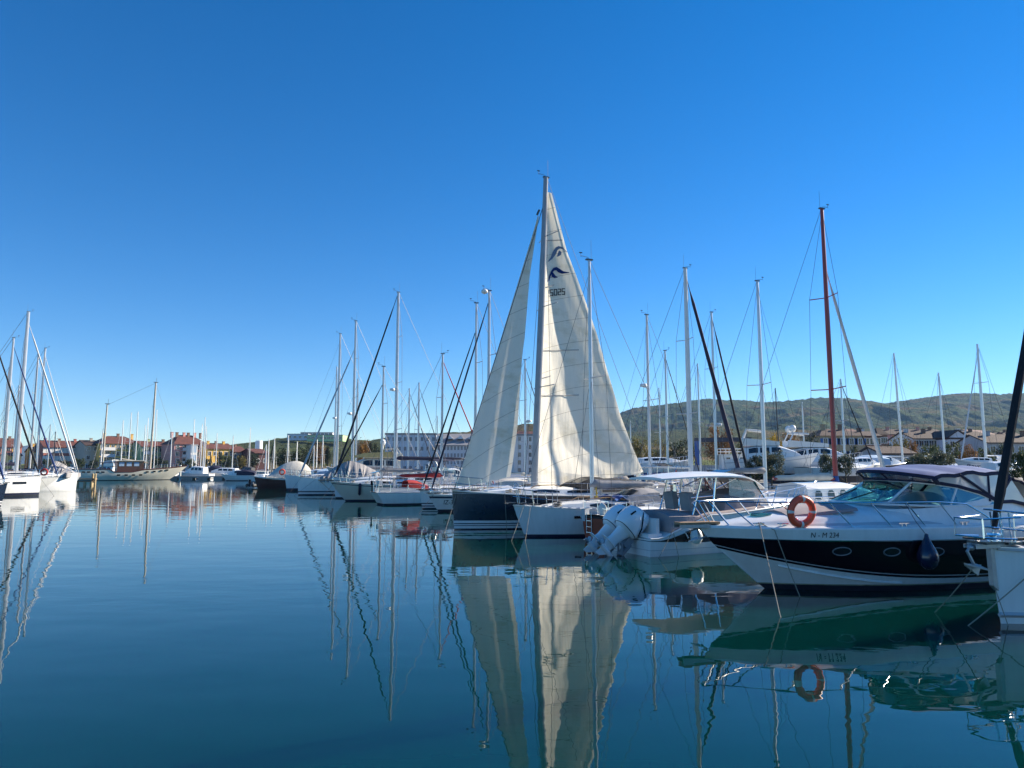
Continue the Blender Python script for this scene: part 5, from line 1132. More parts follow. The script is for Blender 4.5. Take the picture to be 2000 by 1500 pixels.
# ------------------------------------------------------------------ buildings
balc_m = 'pl_white'
GH = 'houses along the far quay'
def building(label, px0, px1, D, pye, pyr, wall, roof, rows=3, cols=4, dep=11.0, yaw=0.0, hip=False, chim=2, win='darkglass', wsz=(1.0, 1.35), shut=None, base=GZ, flat=False, balc=None, group=None, name='house', cat='house', frame='wframe', skip=()):
    if group == GH: yaw = 48.0
    x0, x1 = Xat(px0, D, 6), Xat(px1, D, 6); W = (x1-x0)/(math.cos(R(yaw))-((px0+px1)/2-1000)/FPX*math.sin(R(yaw))); ze, zr = Zat(pye, D)-base, Zat(pyr, D)-base
    r_ = thing(name, label, cat, ((x0+x1)/2, D, base), R(yaw), group)
    b = MB(); b.box((0, dep/2, ze/2), (W, dep, ze))
    if not flat and not hip:
        for sx in (-1, 1): b.prism([(0, ze), (dep, ze), (dep/2, zr-.1)], lambda u, v, t: (sx*W/2 - sx*t, u, v), 0, .3)
    wl = b.build('wall', wall, r_, smooth=False)
    q = MB(); o = .5
    if flat:
        q.box((0, dep/2, ze+.2), (W+.3, dep+.3, .4))
    elif hip:
        e = min(dep/2, W*.3); A = [(-W/2-o, -o, ze), (W/2+o, -o, ze), (W/2+o, dep+o, ze), (-W/2-o, dep+o, ze)]; Bq = [(-W/2+e, dep/2, zr), (W/2-e, dep/2, zr)]
        q.add(A+Bq, [(0, 1, 5, 4), (1, 2, 5), (2, 3, 4, 5), (3, 0, 4), (3, 2, 1, 0)])
    else:
        for s_ in (0, 1):
            ya, yb = (-o, dep/2) if not s_ else (dep+o, dep/2); zl = ze-.25
            q.add([(-W/2-.3, ya, zl), (W/2+.3, ya, zl), (W/2+.3, yb, zr), (-W/2-.3, yb, zr), (-W/2-.3, ya, zl+.22), (W/2+.3, ya, zl+.22), (W/2+.3, yb, zr+.22), (-W/2-.3, yb, zr+.22)], [(0, 3, 2, 1), (4, 5, 6, 7), (0, 1, 5, 4), (1, 2, 6, 5), (3, 0, 4, 7)])
    rf = q.build('roof', roof, r_, smooth=False)
    rnd = random.Random(int(px0*7+px1))
    for k in range(chim):
        c = MB(); cx = -W/2+W*(k+.3+.4*rnd.random())/chim; cy = dep/2-1.2+.8*rnd.random(); cz = zr-.2; c.box((cx, cy, cz), (.8, .7, 2.0)); c.box((cx, cy, cz+1.05), (1.0, .9, .14)); c.build('chimney', 'pl_brown' if k % 2 else wall, rf, smooth=False)
    fh = ze/rows
    for i in range(rows):
        for j in range(cols):
            if (i, j) in skip: continue
            x = -W/2+W*(j+.5)/cols; z = fh*(i+.55)
            w_ = MB(); a, h = wsz
            for dx, dz, sx, sz in ((0, h/2+.06, a+.24, .12), (0, -h/2-.06, a+.24, .12), (-a/2-.06, 0, .12, h), (a/2+.06, 0, .12, h), (0, 0, .06, h)): w_.box((x+dx, -.03, z+dz), (sx, .14, sz))
            wo = w_.build('window', frame, wl, smooth=False); g = MB(); g.box((x, -.01, z), (a, .05, h)); g.build('pane', win, wo, smooth=False)
            if shut:
                for sg in (-1, 1): s_ = MB(); s_.box((x+sg*(a*.5+.45), -.05, z), (.55, .07, h)); s_.build('shutter', shut, wo, smooth=False)
    if balc:
        for i, xa, xb in balc:
            z = fh*i+.1; s_ = MB(); s_.box(((xa+xb)/2*W, -.75, z), ((xb-xa)*W, 1.5, .2)); s_.box(((xa+xb)/2*W, -1.45, z+.55), ((xb-xa)*W, .08, .9)); s_.build('balcony', balc_m, r_, smooth=False)
    return r_
building('pink-brown house with stepped terracotta roof at the far left', -30, 42, 262, 872, 856, 'pl_red', 'roof', 3, 4, group=GH, yaw=-6)
building('low yellow house in front of the pink-brown one at the far left', 18, 42, 250, 889, 881, 'pl_yellow', 'roof', 1, 3, group=GH, chim=1)
building('small orange house left of the long red house', 66, 84, 255, 882, 871, 'pl_ochre', 'roof', 2, 2, group=GH, chim=1)
building('long dusty red house with rows of white window bays', 85, 165, 255, 873, 861, 'pl_red', 'roof', 3, 7, group=GH, win='offwhite', wsz=(2.0, 1.6), frame='wframe', chim=3)
building('narrow grey beige house between the long red house and the balconies', 165, 193, 252, 869, 860, 'pl_beige', 'roof_brown', 3, 2, group=GH, chim=1)
building('big house with yellow middle, grey balconies and hipped dark roof', 194, 276, 256, 867, 851, 'pl_yellow', 'roof', 4, 8, group=GH, hip=True, chim=3, balc=[(1, -.48, -.16), (2, -.48, -.16), (3, -.48, -.16), (1, .28, .48), (2, .28, .48), (3, .28, .48)])
building('sage green house with red tiled roof behind the gulet bow', 276, 341, 258, 872, 862, 'pl_green', 'roof', 3, 6, group=GH, chim=2, balc=[(1, .3, .48), (2, .3, .48), (2, -.45, -.2)])
building('pink tower house with many chimneys on its dark red roof', 340, 405, 255, 868, 849, 'pl_pink', 'roof', 4, 5, group=GH, hip=True, chim=6, balc=[(1, -.3, -.05), (2, -.3, -.05), (3, -.3, -.05), (2, .3, .48), (3, .3, .48)])
building('slim white glazed bay in front of the pink tower house', 372, 385, 251, 870, 868, 'pl_white', 'roof_grey', 3, 1, dep=4, group=GH, flat=True, chim=0, wsz=(1.5, 2.2), win='tarp_blue')
building('bright yellow house with long terracotta roof right of the pink tower', 404, 457, 258, 876, 866, 'pl_ochre', 'roof', 2, 5, group=GH, chim=3)
building('low brown-roofed house behind the far masts', 456, 482, 262, 882, 872, 'pl_brown', 'roof', 2, 3, group=GH, chim=1)
building('dark red barn below the white silo', 497, 524, 258, 884, 877, 'darkred', 'roof', 1, 2, group=GH, chim=0)
sl = thing('silo', 'white cylindrical silo tower below the left hill', 'silo', (Xat(505, 300, 8), 300, GZ), 0)
zz = Zat(862, 300)-GZ
q = MB(); q.lathe([(1.5, 0), (1.5, zz), (1.35, zz+.25), (.1, zz+.4)], 20); q.build('tower', 'white', sl)
# pale apartment block on the quay and its neighbour with window columns
building('long pale apartment block with three rows of dark windows', 752, 852, 172, 849, 845, 'pl_bluegrey', 'roof_grey', 4, 9, dep=14, flat=True, chim=0, name='apartment_block', cat='building', wsz=(.6, .9), yaw=4, frame='pl_bluegrey', win='paneblue')
ab = building('lower wing of the pale apartment block with dormers and flat terrace', 852, 925, 170, 869, 846, 'pl_bluegrey', 'roof_grey', 4, 11, dep=16, chim=0, name='apartment_block', cat='building', wsz=(.4, .9), yaw=2, frame='pl_bluegrey', win='paneblue')
for k in range(4):
    q = MB(); x = -4+k*2.6; z0 = Zat(869, 170)-GZ; q.prism([(-.9, 0), (.9, 0), (0, .9)], lambda u, v, t: (x+u, 3.0+t, z0+1.5+v), -1.2, 2.5); q.build('dormer', 'pl_white', ab, smooth=False)
tb = building('white tower building with a column of dark windows between jib and mainsail', 1004, 1046, 150, 851, 848, 'pl_white', 'roof_grey', 5, 2, dep=9, flat=True, chim=0, name='tower_building', cat='building', wsz=(.5, .9), yaw=14, frame='pl_white')
building('orange roofed block above the white tower building', 1003, 1040, 300, 849, 842, 'pl_brown', 'roof', 2, 4, chim=2, name='house')
gb = building('white building with green band on top of the left hill', 598, 668, 560, 850, 846, 'pl_lime', 'roof_grey', 1, 9, dep=18, flat=True, chim=0, base=Zat(862, 560), name='hill_building', cat='building', wsz=(2.4, 1.2))
building('grey blue block at the left end of the hilltop building', 559, 600, 565, 848, 844, 'pl_bluegrey', 'roof_grey', 1, 4, dep=14, flat=True, chim=0, base=Zat(860, 565), name='hill_building', cat='building', wsz=(2.0, 1.6))
building('upper storey of glass set back on the hilltop building', 585, 648, 575, 845, 841, 'pl_white', 'roof_grey', 1, 8, dep=10, flat=True, chim=0, base=Zat(851, 575), name='hill_building', cat='building', wsz=(2.4, 1.4))
# town on the right
TG = 'town houses at the foot of the hills'
building('yellow stone house with blue shutters and long brown roof behind the motor yacht', 1605, 1690, 152, 851, 835, 'pl_stone', 'roof_brown', 3, 5, hip=True, chim=2, shut='bluedoor', group=TG, wsz=(.8, 1.3))
building('brown brick house with dark roof right of the yellow stone house', 1688, 1722, 160, 851, 842, 'pl_brown', 'roof_brown', 3, 3, chim=1, group=TG)
building('small tower-like house with pointed roof', 1718, 1735, 190, 849, 835, 'pl_brown', 'roof_brown', 3, 2, dep=5, hip=True, chim=0, group=TG)
building('low shed with tan gabled roof left of the leaning mast', 1722, 1785, 108, 885, 873, 'pl_grey', 'roof_brown', 1, 3, dep=8, chim=0, group=TG)
building('white house with brown roof right of the yellow-green tree', 1786, 1835, 170, 856, 843, 'pl_white', 'roof_brown', 3, 5, chim=2, group=TG)
building('long dark-roofed terrace behind the gabled blue house', 1735, 1850, 230, 848, 838, 'pl_pink', 'roof_brown', 2, 9, chim=4, group=TG)
bg_ = building('pale blue house with its gable towards the water', 1855, 1892, 165, 858, 852, 'pl_bluegrey', 'roof_brown', 3, 3, dep=9, flat=True, chim=0, group=TG)
q = MB(); W_ = Xat(1892, 165)-Xat(1855, 165); z0 = Zat(858, 165)-GZ+.4; q.prism([(-W_/2, 0), (W_/2, 0), (0, 1.5)], lambda u, v, t: (u, t, z0+v), -.1, .3); q.build('gable', 'pl_bluegrey', bg_, smooth=False)
for sg in (-1, 1): q = MB(); q.prism([(sg*(W_/2+.4), -.1), (0, 1.6), (0, 1.85), (sg*(W_/2+.4), .15)], lambda u, v, t: (u, t, z0+v), -.4, 9.2); q.build('roof_slope', 'roof_brown', bg_, smooth=False)
building('brown roofed terrace right of the pale blue gable', 1886, 1935, 200, 853, 842, 'pl_white', 'roof_brown', 2, 4, chim=2, group=TG)
building('long brown roof house at the right edge', 1930, 2060, 150, 864, 848, 'pl_grey', 'roof_brown', 2, 7, chim=2, group=TG)
building('wide house with dark roof low behind the olive bushes', 1835, 1925, 185, 866, 852, 'pl_beige', 'roof_brown', 2, 6, chim=2, group=TG)
rnd_ = random.Random(11)
for k in range(13):
    px = 1632+28*k+rnd_.uniform(-6, 6); wd = rnd_.uniform(22, 38); pe = 848+rnd_.uniform(-3, 3)
    building('distant brown-roofed house in the crowded row at the foot of the hills', px, px+wd, 270+rnd_.uniform(-35, 60), pe, pe-rnd_.uniform(5, 9), rnd_.choice(['pl_beige', 'pl_white', 'pl_pink', 'pl_stone', 'pl_brown']), rnd_.choice(['roof_brown', 'roof_brown', 'roof']), 2, rnd_.choice([2, 3]), chim=rnd_.choice([0, 1, 2]), group='distant houses under the hills', yaw=rnd_.uniform(-25, 35), hip=rnd_.random() < .4)
# blue travel lift
tl = thing('boat_lift', 'blue boat lift frame standing behind the workboat', 'boat lift', (Xat(1412, 112, 4), 112, GZ), R(-16))
zt = Zat(862, 112)-GZ; wl_ = 7.6
for x in (-wl_/2, wl_/2):
    for y in (-2.2, 2.2):
        q = MB(); q.box((x, y, zt/2), (.75, .75, zt)); q.build('leg', 'liftblue', tl, smooth=False)
        q = MB(); q.lathe([(.55, -.2), (.6, 0), (.55, .2)], 14, Matrix.Translation((x, y, .5)) @ Matrix.Rotation(math.pi/2, 4, 'X')); q.build('wheel', 'rubber', tl)
q = MB()
for y in (-2.2, 2.2): q.box((0, y, zt+.25), (wl_+.9, .5, .5))
for x in (-wl_/2, wl_/2): q.box((x, 0, zt-.45), (.4, 4.0, .4))
q.build('beam', 'navy', tl, smooth=False)
q = MB(); q.box((-wl_/2+.1, -2.2, 1.7), (1.0, .9, 1.2)); q.build('engine_box', 'liftblue', tl, smooth=False)
# grey wall behind the laid-up boats
wq = MB(); xa, xb = Xat(1300, 100, 2), Xat(1420, 100, 2); wq.box(((xa+xb)/2, 100, GZ+.9), (xb-xa, .3, 1.8)); wq.box(((xa+xb)/2, 100, GZ+1.85), (xb-xa+.1, .42, .1)); tag(wq.build('yard_wall', 'pl_grey', smooth=False), 'long grey yard wall behind the boats ashore', 'wall')

# ------------------------------------------------------------------ trees and bushes
CROWNS = {}
def crown_mesh(kind, seed, leaf, n, shape, m):
    rnd = random.Random(seed); mb = MB(); cl = []
    nc = 46
    while len(cl) < nc:
        p = Vector((rnd.uniform(-1, 1), rnd.uniform(-1, 1), rnd.uniform(-1, 1)))
        if .25 < p.length < 1.0:
            if shape == 'cone': p = Vector((p.x*(1-.42*(p.z+1)), p.y*(1-.42*(p.z+1)), p.z))
            cl.append(p*.82)
    for _ in range(n):
        c = rnd.choice(cl); d = Vector((rnd.gauss(0, 1), rnd.gauss(0, 1), rnd.gauss(0, 1)))*.115
        p = c+d; a = Vector((rnd.gauss(0, 1), rnd.gauss(0, 1), rnd.gauss(0, 1))).normalized(); b = a.cross(Vector((rnd.gauss(0, 1), rnd.gauss(0, 1), rnd.gauss(0, 1)))).normalized(); s_ = leaf*(.6+.8*rnd.random())
        mb.add([p-a*s_-b*s_*.35, p+a*s_*.2-b*s_*.6, p+a*s_, p+a*s_*.2+b*s_*.6], [(0, 1, 2, 3)])
    o = mb.build('crown', m, smooth=False); return o
def tree(label, px, D, pyt, wpx, kind, base=GZ, shape='round', pyb=None, leaf=.05, n=2600, group='trees and bushes', name='tree', cat='tree', trunk=True):
    X = Xat(px, D, 4); top = Zat(pyt, D); zb = base if pyb is None else Zat(pyb, D); Wd = wpx/FPX*D; Hh = top-zb
    r_ = thing(name, label, cat, (X, D, base), random.Random(px).uniform(0, 6), group)
    key = (kind, shape, px % 2, leaf, n)
    if key not in CROWNS: CROWNS[key] = crown_mesh(kind, px, leaf, n, shape, kind); c = CROWNS[key]
    else: c = CROWNS[key].copy(); COL.objects.link(c)
    c.parent = r_; tf = .18 if trunk else .0; ch = (top-zb)*(1-tf); c.scale = (Wd/2, Wd/2, ch/2*1.04); c.location = (0, 0, zb-base+(top-zb)*tf+ch/2)
    t = MB(); tr_ = max(.08, Hh*.022); t.tube([(0, 0, -.1), (.05*Hh*.3, 0, Hh*.35), (0, .02*Hh, Hh*.8)], [tr_, tr_*.75, tr_*.25], 7)
    for k in range(5): a = k*1.3; t.tube([(0, 0, Hh*(.25+.09*k)), (math.cos(a)*Wd*.28, math.sin(a)*Wd*.28, Hh*(.45+.10*k))], [tr_*.5, tr_*.15], 5)
    t.build('trunk', 'bark', r_)
    return r_
T = tree
b_ = dict(leaf=.055, n=3400, name='bush', cat='bush', trunk=False)
T('olive bush in front of the motor yacht left of the red mast', 1612, 57, 880, 34, 'f_olive', pyb=932, **b_)
T('olive bush just right of the red mast', 1650, 58, 884, 40, 'f_olive', pyb=932, **b_)
T('dark olive bush behind the bare forestay yacht', 1505, 60, 872, 62, 'f_olive', pyb=940, **b_)
T('dense dark shrub left of the bare forestay yacht mast', 1474, 62, 888, 42, 'f_dark', pyb=935, **b_)
T('broad olive bush above the left half of the violet canopy', 1792, 58, 884, 54, 'f_olive', pyb=925, **b_)
T('olive bush above the middle of the violet canopy', 1836, 58, 878, 56, 'f_olive', pyb=925, **b_)
T('olive bush at the right edge behind the white rear curtain', 1995, 52, 878, 60, 'f_green', pyb=945, **b_)
T('yellow-green tree behind the motor sailer, right of the mainsail', 1250, 120, 848, 42, 'f_yellowgreen')
T('dark tree between the two thin masts right of the motor sailer', 1285, 118, 858, 42, 'f_yellowgreen')
T('broad dark evergreen left of the thick pale mast', 1330, 125, 852, 56, 'f_dark')
T('low dark hedge tree behind the mainsail leech', 1213, 128, 868, 44, 'f_dark')
T('tall rust-coloured tree above the blue lift', 1405, 135, 824, 66, 'f_orange', n=2200)
T('small yellow-green tree right of the blue lift', 1458, 118, 852, 40, 'f_yellowgreen')
T('pale green tree between lift and motor yachts', 1484, 122, 858, 36, 'f_yellowgreen')
T('bright yellow tree behind the smaller motor yacht', 1512, 116, 842, 36, 'f_yellow')
T('faded yellow tree behind the satellite domes', 1543, 120, 836, 44, 'f_rust')
T('dark cypress-like evergreen right of the domes', 1586, 125, 838, 34, 'f_dark')
T('dark evergreen in front of the yellow stone house', 1630, 168, 842, 34, 'f_dark')
T('round yellow-green tree behind the leaning mast', 1760, 130, 846, 44, 'f_yellowgreen')
T('small rust tree right of the round yellow-green tree', 1784, 132, 850, 26, 'f_rust')
T('dark green tree in front of the white house', 1810, 92, 860, 46, 'f_green')
T('dark tree in front of the pale blue gable', 1868, 98, 856, 46, 'f_green')
T('orange-leaved tree right of the pale blue gable', 1893, 96, 866, 36, 'f_rust')
for k, (px, D_, py, w_, kd, lb_) in enumerate(((1738, 112, 862, 30, 'f_dark', 'dark tree right of the low shed roof'), (1830, 118, 862, 30, 'f_green', 'green tree between white house and blue gable'), (1925, 104, 868, 34, 'f_green', 'green tree behind the lettered boat ashore'), (1955, 108, 864, 38, 'f_dark', 'dark tree in front of the long brown roof at the right edge'), (1672, 118, 866, 30, 'f_dark', 'dark tree in front of the brown brick house'), (1640, 110, 872, 26, 'f_green', 'low green tree in front of the blue shutters'), (1850, 84, 880, 30, 'f_green', 'low green tree above the middle of the violet canopy'), (1560, 104, 864, 30, 'f_dark', 'dark tree behind the two satellite domes'))):
    T(lb_, px, D_, py, w_, kd)
T('small green tree under the yellow stone house', 1700, 120, 868, 40, 'f_green')
for k, (px, w_, py, kd) in enumerate(((92, 22, 889, 'f_green'), (112, 22, 893, 'f_dark'), (128, 20, 892, 'f_dark'), (156, 24, 888, 'f_green'), (182, 20, 890, 'f_dark'), (262, 18, 887, 'f_green'), (307, 24, 886, 'f_dark'), (322, 18, 892, 'f_green'), (372, 22, 889, 'f_green'), (352, 18, 893, 'f_dark'), (400, 20, 888, 'f_dark'))):
    T(['round green tree in front of the left end of the long red house', 'low dark tree before the middle of the long red house', 'dark tree before the right half of the long red house', 'broad green tree before the grey beige house', 'dark tree at the foot of the grey balconies', 'green tree at the foot of the yellow middle house', 'dark tree in front of the sage green house', 'small green tree at the right end of the sage green house', 'green tree at the foot of the white glazed bay', 'dark tree left of the white glazed bay', 'dark tree between pink tower and yellow house'][k], px, 236, py+6, w_, kd, n=1100, leaf=.09)
T('tall dark tree in front of the yellow house', 427, 240, 878, 17, 'f_dark', n=1300, leaf=.08)
T('slim dark cypress left of the yellow house', 411, 240, 886, 8, 'f_dark', shape='cone', n=900, leaf=.1)
T('dark tree right of the yellow house', 446, 238, 890, 26, 'f_dark', n=1200, leaf=.09)
T('olive green tree below the white silo', 470, 236, 888, 24, 'f_yellowgreen', n=1200, leaf=.09)
T('dark tree right of the barn', 496, 232, 884, 22, 'f_dark', n=1200, leaf=.09)
T('tall dark cypress left of the dark wood', 531, 228, 866, 9, 'f_dark', shape='cone', n=900, leaf=.1)
T('broad dark evergreen behind the cream tent, left part', 556, 190, 872, 46, 'f_dark')
T('broad dark evergreen behind the cream tent, right part', 590, 188, 868, 44, 'f_dark')
T('very dark tree behind the pale furled jib', 606, 210, 862, 30, 'f_dark')
T('rust and green tree right of the pale furled jib', 622, 196, 862, 34, 'f_orange')
T('dark cypress group behind the left cluster of masts', 640, 190, 866, 20, 'f_dark', shape='cone')
T('autumn tree left of the satellite dome on the cream yacht', 706, 160, 853, 32, 'f_rust')
T('dark tree left of the pale apartment block', 738, 158, 862, 26, 'f_dark')
T('orange autumn tree behind the cream yacht flybridge', 722, 176, 856, 30, 'f_orange')
T('dark tree behind the small white yacht at the apartment block', 765, 155, 876, 24, 'f_dark')

# ------------------------------------------------------------------ land, hills, water
shore = [(400, -60), (110, 20), (40, 50), (26, 64), (24, 78), (6, 122), (-20, 142), (-36, 170), (-62, 226), (-120, 236), (-700, 260)]
lm = MB(); far_ = [(-3950, 260), (-3950, 3050), (3950, 3050), (3950, -60)]
poly = shore + far_; lm.add([(x, y, GZ) for x, y in poly], [tuple(range(len(poly)))])
tag(lm.build('ground', 'ground', smooth=False), kind='structure')
qm = MB(); qm.loft([[(x, y, GZ) for x, y in shore], [(x, y, -1.5) for x, y in shore]]); qm.build('quay_edge', 'concrete', smooth=False)
tag(bpy.data.objects['quay_edge'], kind='structure')

def hill_mat(name, c1, c2, c3, fields):
    m = bpy.data.materials.new(name); m.use_nodes = True; MATS[name] = m; n = m.node_tree; L = n.links.new; p = n.nodes['Principled BSDF']
    p.inputs['Roughness'].default_value = .95; p.inputs['Specular IOR Level'].default_value = .05
    tc = n.nodes.new('ShaderNodeTexCoord')
    def noise(sc, det, r_=.6):
        z = n.nodes.new('ShaderNodeTexNoise'); z.inputs['Scale'].default_value = sc; z.inputs['Detail'].default_value = det; z.inputs['Roughness'].default_value = r_; L(tc.outputs['Object'], z.inputs['Vector']); return z.outputs[0]
    rp = n.nodes.new('ShaderNodeValToRGB'); e = rp.color_ramp.elements; e[0].position = .35; e[0].color = (*c1, 1); e[1].position = .62; e[1].color = (*c2, 1); L(noise(.035, 10, .72), rp.inputs[0])
    mx = n.nodes.new('ShaderNodeMixRGB'); r2 = n.nodes.new('ShaderNodeValToRGB'); r2.color_ramp.elements[0].position = .53; r2.color_ramp.elements[1].position = .63; L(noise(.008, 5), r2.inputs[0])
    mx.inputs[2].default_value = (*c3, 1); L(r2.outputs[0], mx.inputs[0]); L(rp.outputs[0], mx.inputs[1]); last = mx.outputs[0]
    if fields:
        vo = n.nodes.new('ShaderNodeTexVoronoi'); vo.inputs['Scale'].default_value = .016; mp = n.nodes.new('ShaderNodeMapping'); mp.inputs['Scale'].default_value = (.45, 1, 5); L(tc.outputs['Object'], mp.inputs[0]); L(mp.outputs[0], vo.inputs['Vector'])
        r3 = n.nodes.new('ShaderNodeValToRGB'); r3.color_ramp.interpolation = 'CONSTANT'; q = r3.color_ramp.elements; q[0].color = (.10, .12, .05, 1); q[1].position = .35; q[1].color = (.19, .15, .08, 1)
        w_ = q.new(.6); w_.color = (.15, .18, .07, 1); w_ = q.new(.8); w_.color = (.06, .08, .035, 1); L(vo.outputs['Color'], r3.inputs[0])
        sx = n.nodes.new('ShaderNodeSeparateXYZ'); L(tc.outputs['Object'], sx.inputs[0]); mr_ = n.nodes.new('ShaderNodeMapRange'); mr_.inputs['From Min'].default_value = fields*.75; mr_.inputs['From Max'].default_value = fields*.55; L(sx.outputs[2], mr_.inputs['Value'])
        r4 = n.nodes.new('ShaderNodeValToRGB'); r4.color_ramp.elements[0].position = .44; r4.color_ramp.elements[1].position = .50; L(noise(.012, 4), r4.inputs[0])
        mu = n.nodes.new('ShaderNodeMath'); mu.operation = 'MULTIPLY'; L(mr_.outputs[0], mu.inputs[0]); L(r4.outputs[0], mu.inputs[1])
        m2 = n.nodes.new('ShaderNodeMixRGB'); L(mu.outputs[0], m2.inputs[0]); L(last, m2.inputs[1]); L(r3.outputs[0], m2.inputs[2]); last = m2.outputs[0]
    L(last, p.inputs['Base Color'])
    b = n.nodes.new('ShaderNodeBump'); b.inputs['Distance'].default_value = 9.0; b.inputs['Strength'].default_value = 1.0; L(noise(.10, 6, .7), b.inputs['Height']); L(b.outputs[0], p.inputs['Normal'])
hill_mat('hill_forest', (.011, .026, .010), (.070, .100, .028), (.115, .082, .030), 110)
hill_mat('hill_fields', (.030, .045, .018), (.085, .095, .035), (.13, .10, .045), 26)
hill_mat('hill_far', (.07, .10, .13), (.10, .13, .16), (.09, .12, .15), 0)  # blue haze of distance painted into the hill colour
def interp(tab, x):
    if x <= tab[0][0]: return tab[0][1]
    for (a, b), (c, d) in zip(tab, tab[1:]):
        if x <= c: return b+(d-b)*(x-a)/(c-a)
    return tab[-1][1]
def hill(name, prof, D, front, m, seed, px0, px1, step, rows, rough, ragged, zf=GZ):
    mb = MB(); rg = []; n = int((px1-px0)/step)
    xs = [Xat(px0+step*i, D, 20) for i in range(n+1)]; zs = [Zat(interp(prof, px0+step*i), D) for i in range(n+1)]
    for j in range(rows+1+6):
        t = j/rows; row = []
        for i in range(n+1):
            x = xs[i]; y = D - front*(1-t); s_ = min(1, t)
            h = (zs[i]-zf)*(s_**.85*(.62+.38*s_)) if t <= 1 else (zs[i]-zf)*(1-.5*(t-1))
            k = mnoise.fractal(Vector((x/210+seed, y/260, seed*.7)), 1.0, 2.1, 4)
            e = mnoise.noise(Vector((x/14.0, y/14.0, seed)))*ragged + mnoise.noise(Vector((x/5.0, y/5.0, seed+3)))*ragged*.6
            z = zf - 1.0 + h + k*rough*s_*(1-s_)*3.0*(1 if t < 1 else 0) + e*min(1, s_*4)
            row.append((x*(y/D)**.0, y, z))
        rg.append(row)
    mb.loft(rg); o = mb.build(name, m, smooth=True); return tag(o, kind='structure')
ridge = [(1120, 838), (1160, 826), (1190, 815), (1215, 805), (1240, 796), (1280, 792), (1330, 786), (1365, 780), (1390, 778), (1420, 781), (1450, 780), (1500, 785), (1560, 781), (1600, 776), (1630, 776), (1660, 777), (1690, 781), (1715, 786), (1735, 787), (1760, 784), (1800, 778), (1850, 771), (1880, 768), (1930, 767), (1960, 770), (2000, 767), (2100, 770), (2300, 790)]
hill('hills', ridge, 2100, 1250, 'hill_forest', 3.1, 1060, 2320, 2.4, 110, 55, 3.6)
fore = [(1120, 850), (1250, 842), (1400, 836), (1560, 838), (1700, 836), (1780, 826), (1850, 830), (1920, 836), (1960, 843), (2100, 850), (2300, 855)]
hill('hills_fore', fore, 1050, 560, 'hill_fields', 7.7, 1060, 2320, 3, 46, 16, 2.0)
lefth = [(380, 893), (430, 882), (470, 868), (500, 864), (530, 858), (560, 853), (600, 851), (670, 853), (700, 858), (730, 856), (760, 852), (800, 846), (840, 846), (900, 842), (950, 836), (1000, 829), (1040, 824), (1080, 830), (1140, 842), (1240, 850)]
hill('hills_left', lefth, 640, 330, 'hill_fields', 1.4, 360, 1260, 2.4, 60, 7, 1.6)
hill('hills_far', [(-300, 880), (40, 872), (80, 865), (110, 866), (140, 872), (240, 868), (290, 861), (330, 863), (400, 866), (470, 872), (700, 880)], 2700, 700, 'hill_far', 5.5, -300, 720, 6, 14, 8, 2)

def water_mat():
    m = bpy.data.materials.new('water'); m.use_nodes = True; MATS['water'] = m; n = m.node_tree; L = n.links.new; p = n.nodes['Principled BSDF']
    p.inputs['Base Color'].default_value = (.0006, .0255, .0245, 1); p.inputs['Roughness'].default_value = .0; p.inputs['IOR'].default_value = 1.37; m.node_tree.nodes['Principled BSDF'].subsurface_method = 'BURLEY'
    p.inputs['Subsurface Weight'].default_value = 1.0; p.inputs['Subsurface Radius'].default_value = (.3, 1.5, 1.9); p.inputs['Subsurface Scale'].default_value = 1.0
    tc = n.nodes.new('ShaderNodeTexCoord')
    def nz(sc, scale, det=2.0):
        mp = n.nodes.new('ShaderNodeMapping'); mp.inputs['Scale'].default_value = scale; mp.inputs['Rotation'].default_value = (0, 0, .25); L(tc.outputs['Object'], mp.inputs[0])
        z = n.nodes.new('ShaderNodeTexNoise'); z.inputs['Scale'].default_value = sc; z.inputs['Detail'].default_value = det; z.inputs['Roughness'].default_value = .5; L(mp.outputs[0], z.inputs['Vector']); return z.outputs[0]
    patch = nz(1.0, (.012, .16, 1), 4); rp = n.nodes.new('ShaderNodeValToRGB'); rp.color_ramp.elements[0].position = .42; rp.color_ramp.elements[0].color = (.25, .25, .25, 1); rp.color_ramp.elements[1].position = .66; L(patch, rp.inputs[0])
    b1 = n.nodes.new('ShaderNodeBump'); b1.inputs['Distance'].default_value = .0120; L(nz(.75, (.6, 1.1, 1), 1.2), b1.inputs['Height']); r0 = n.nodes.new('ShaderNodeMapRange'); r0.inputs['From Min'].default_value = .35; r0.inputs['From Max'].default_value = .65; r0.inputs['To Min'].default_value = .45; r0.inputs['To Max'].default_value = 1.0; L(nz(1.0, (.02, .07, 1), 3), r0.inputs['Value']); L(r0.outputs[0], b1.inputs['Strength'])
    b2 = n.nodes.new('ShaderNodeBump'); b2.inputs['Distance'].default_value = .0030; L(nz(3.2, (.6, 1.15, 1), 1.0), b2.inputs['Height']); L(rp.outputs[0], b2.inputs['Strength']); L(b1.outputs[0], b2.inputs['Normal'])
    L(b2.outputs[0], p.inputs['Normal'])
water_mat()
wm = MB(); wm.add([(-1500, -120, 0), (700, -120, 0), (700, 900, 0), (-1500, 900, 0)], [(0, 1, 2, 3)]); tag(wm.build('water', 'water', smooth=False), kind='structure')

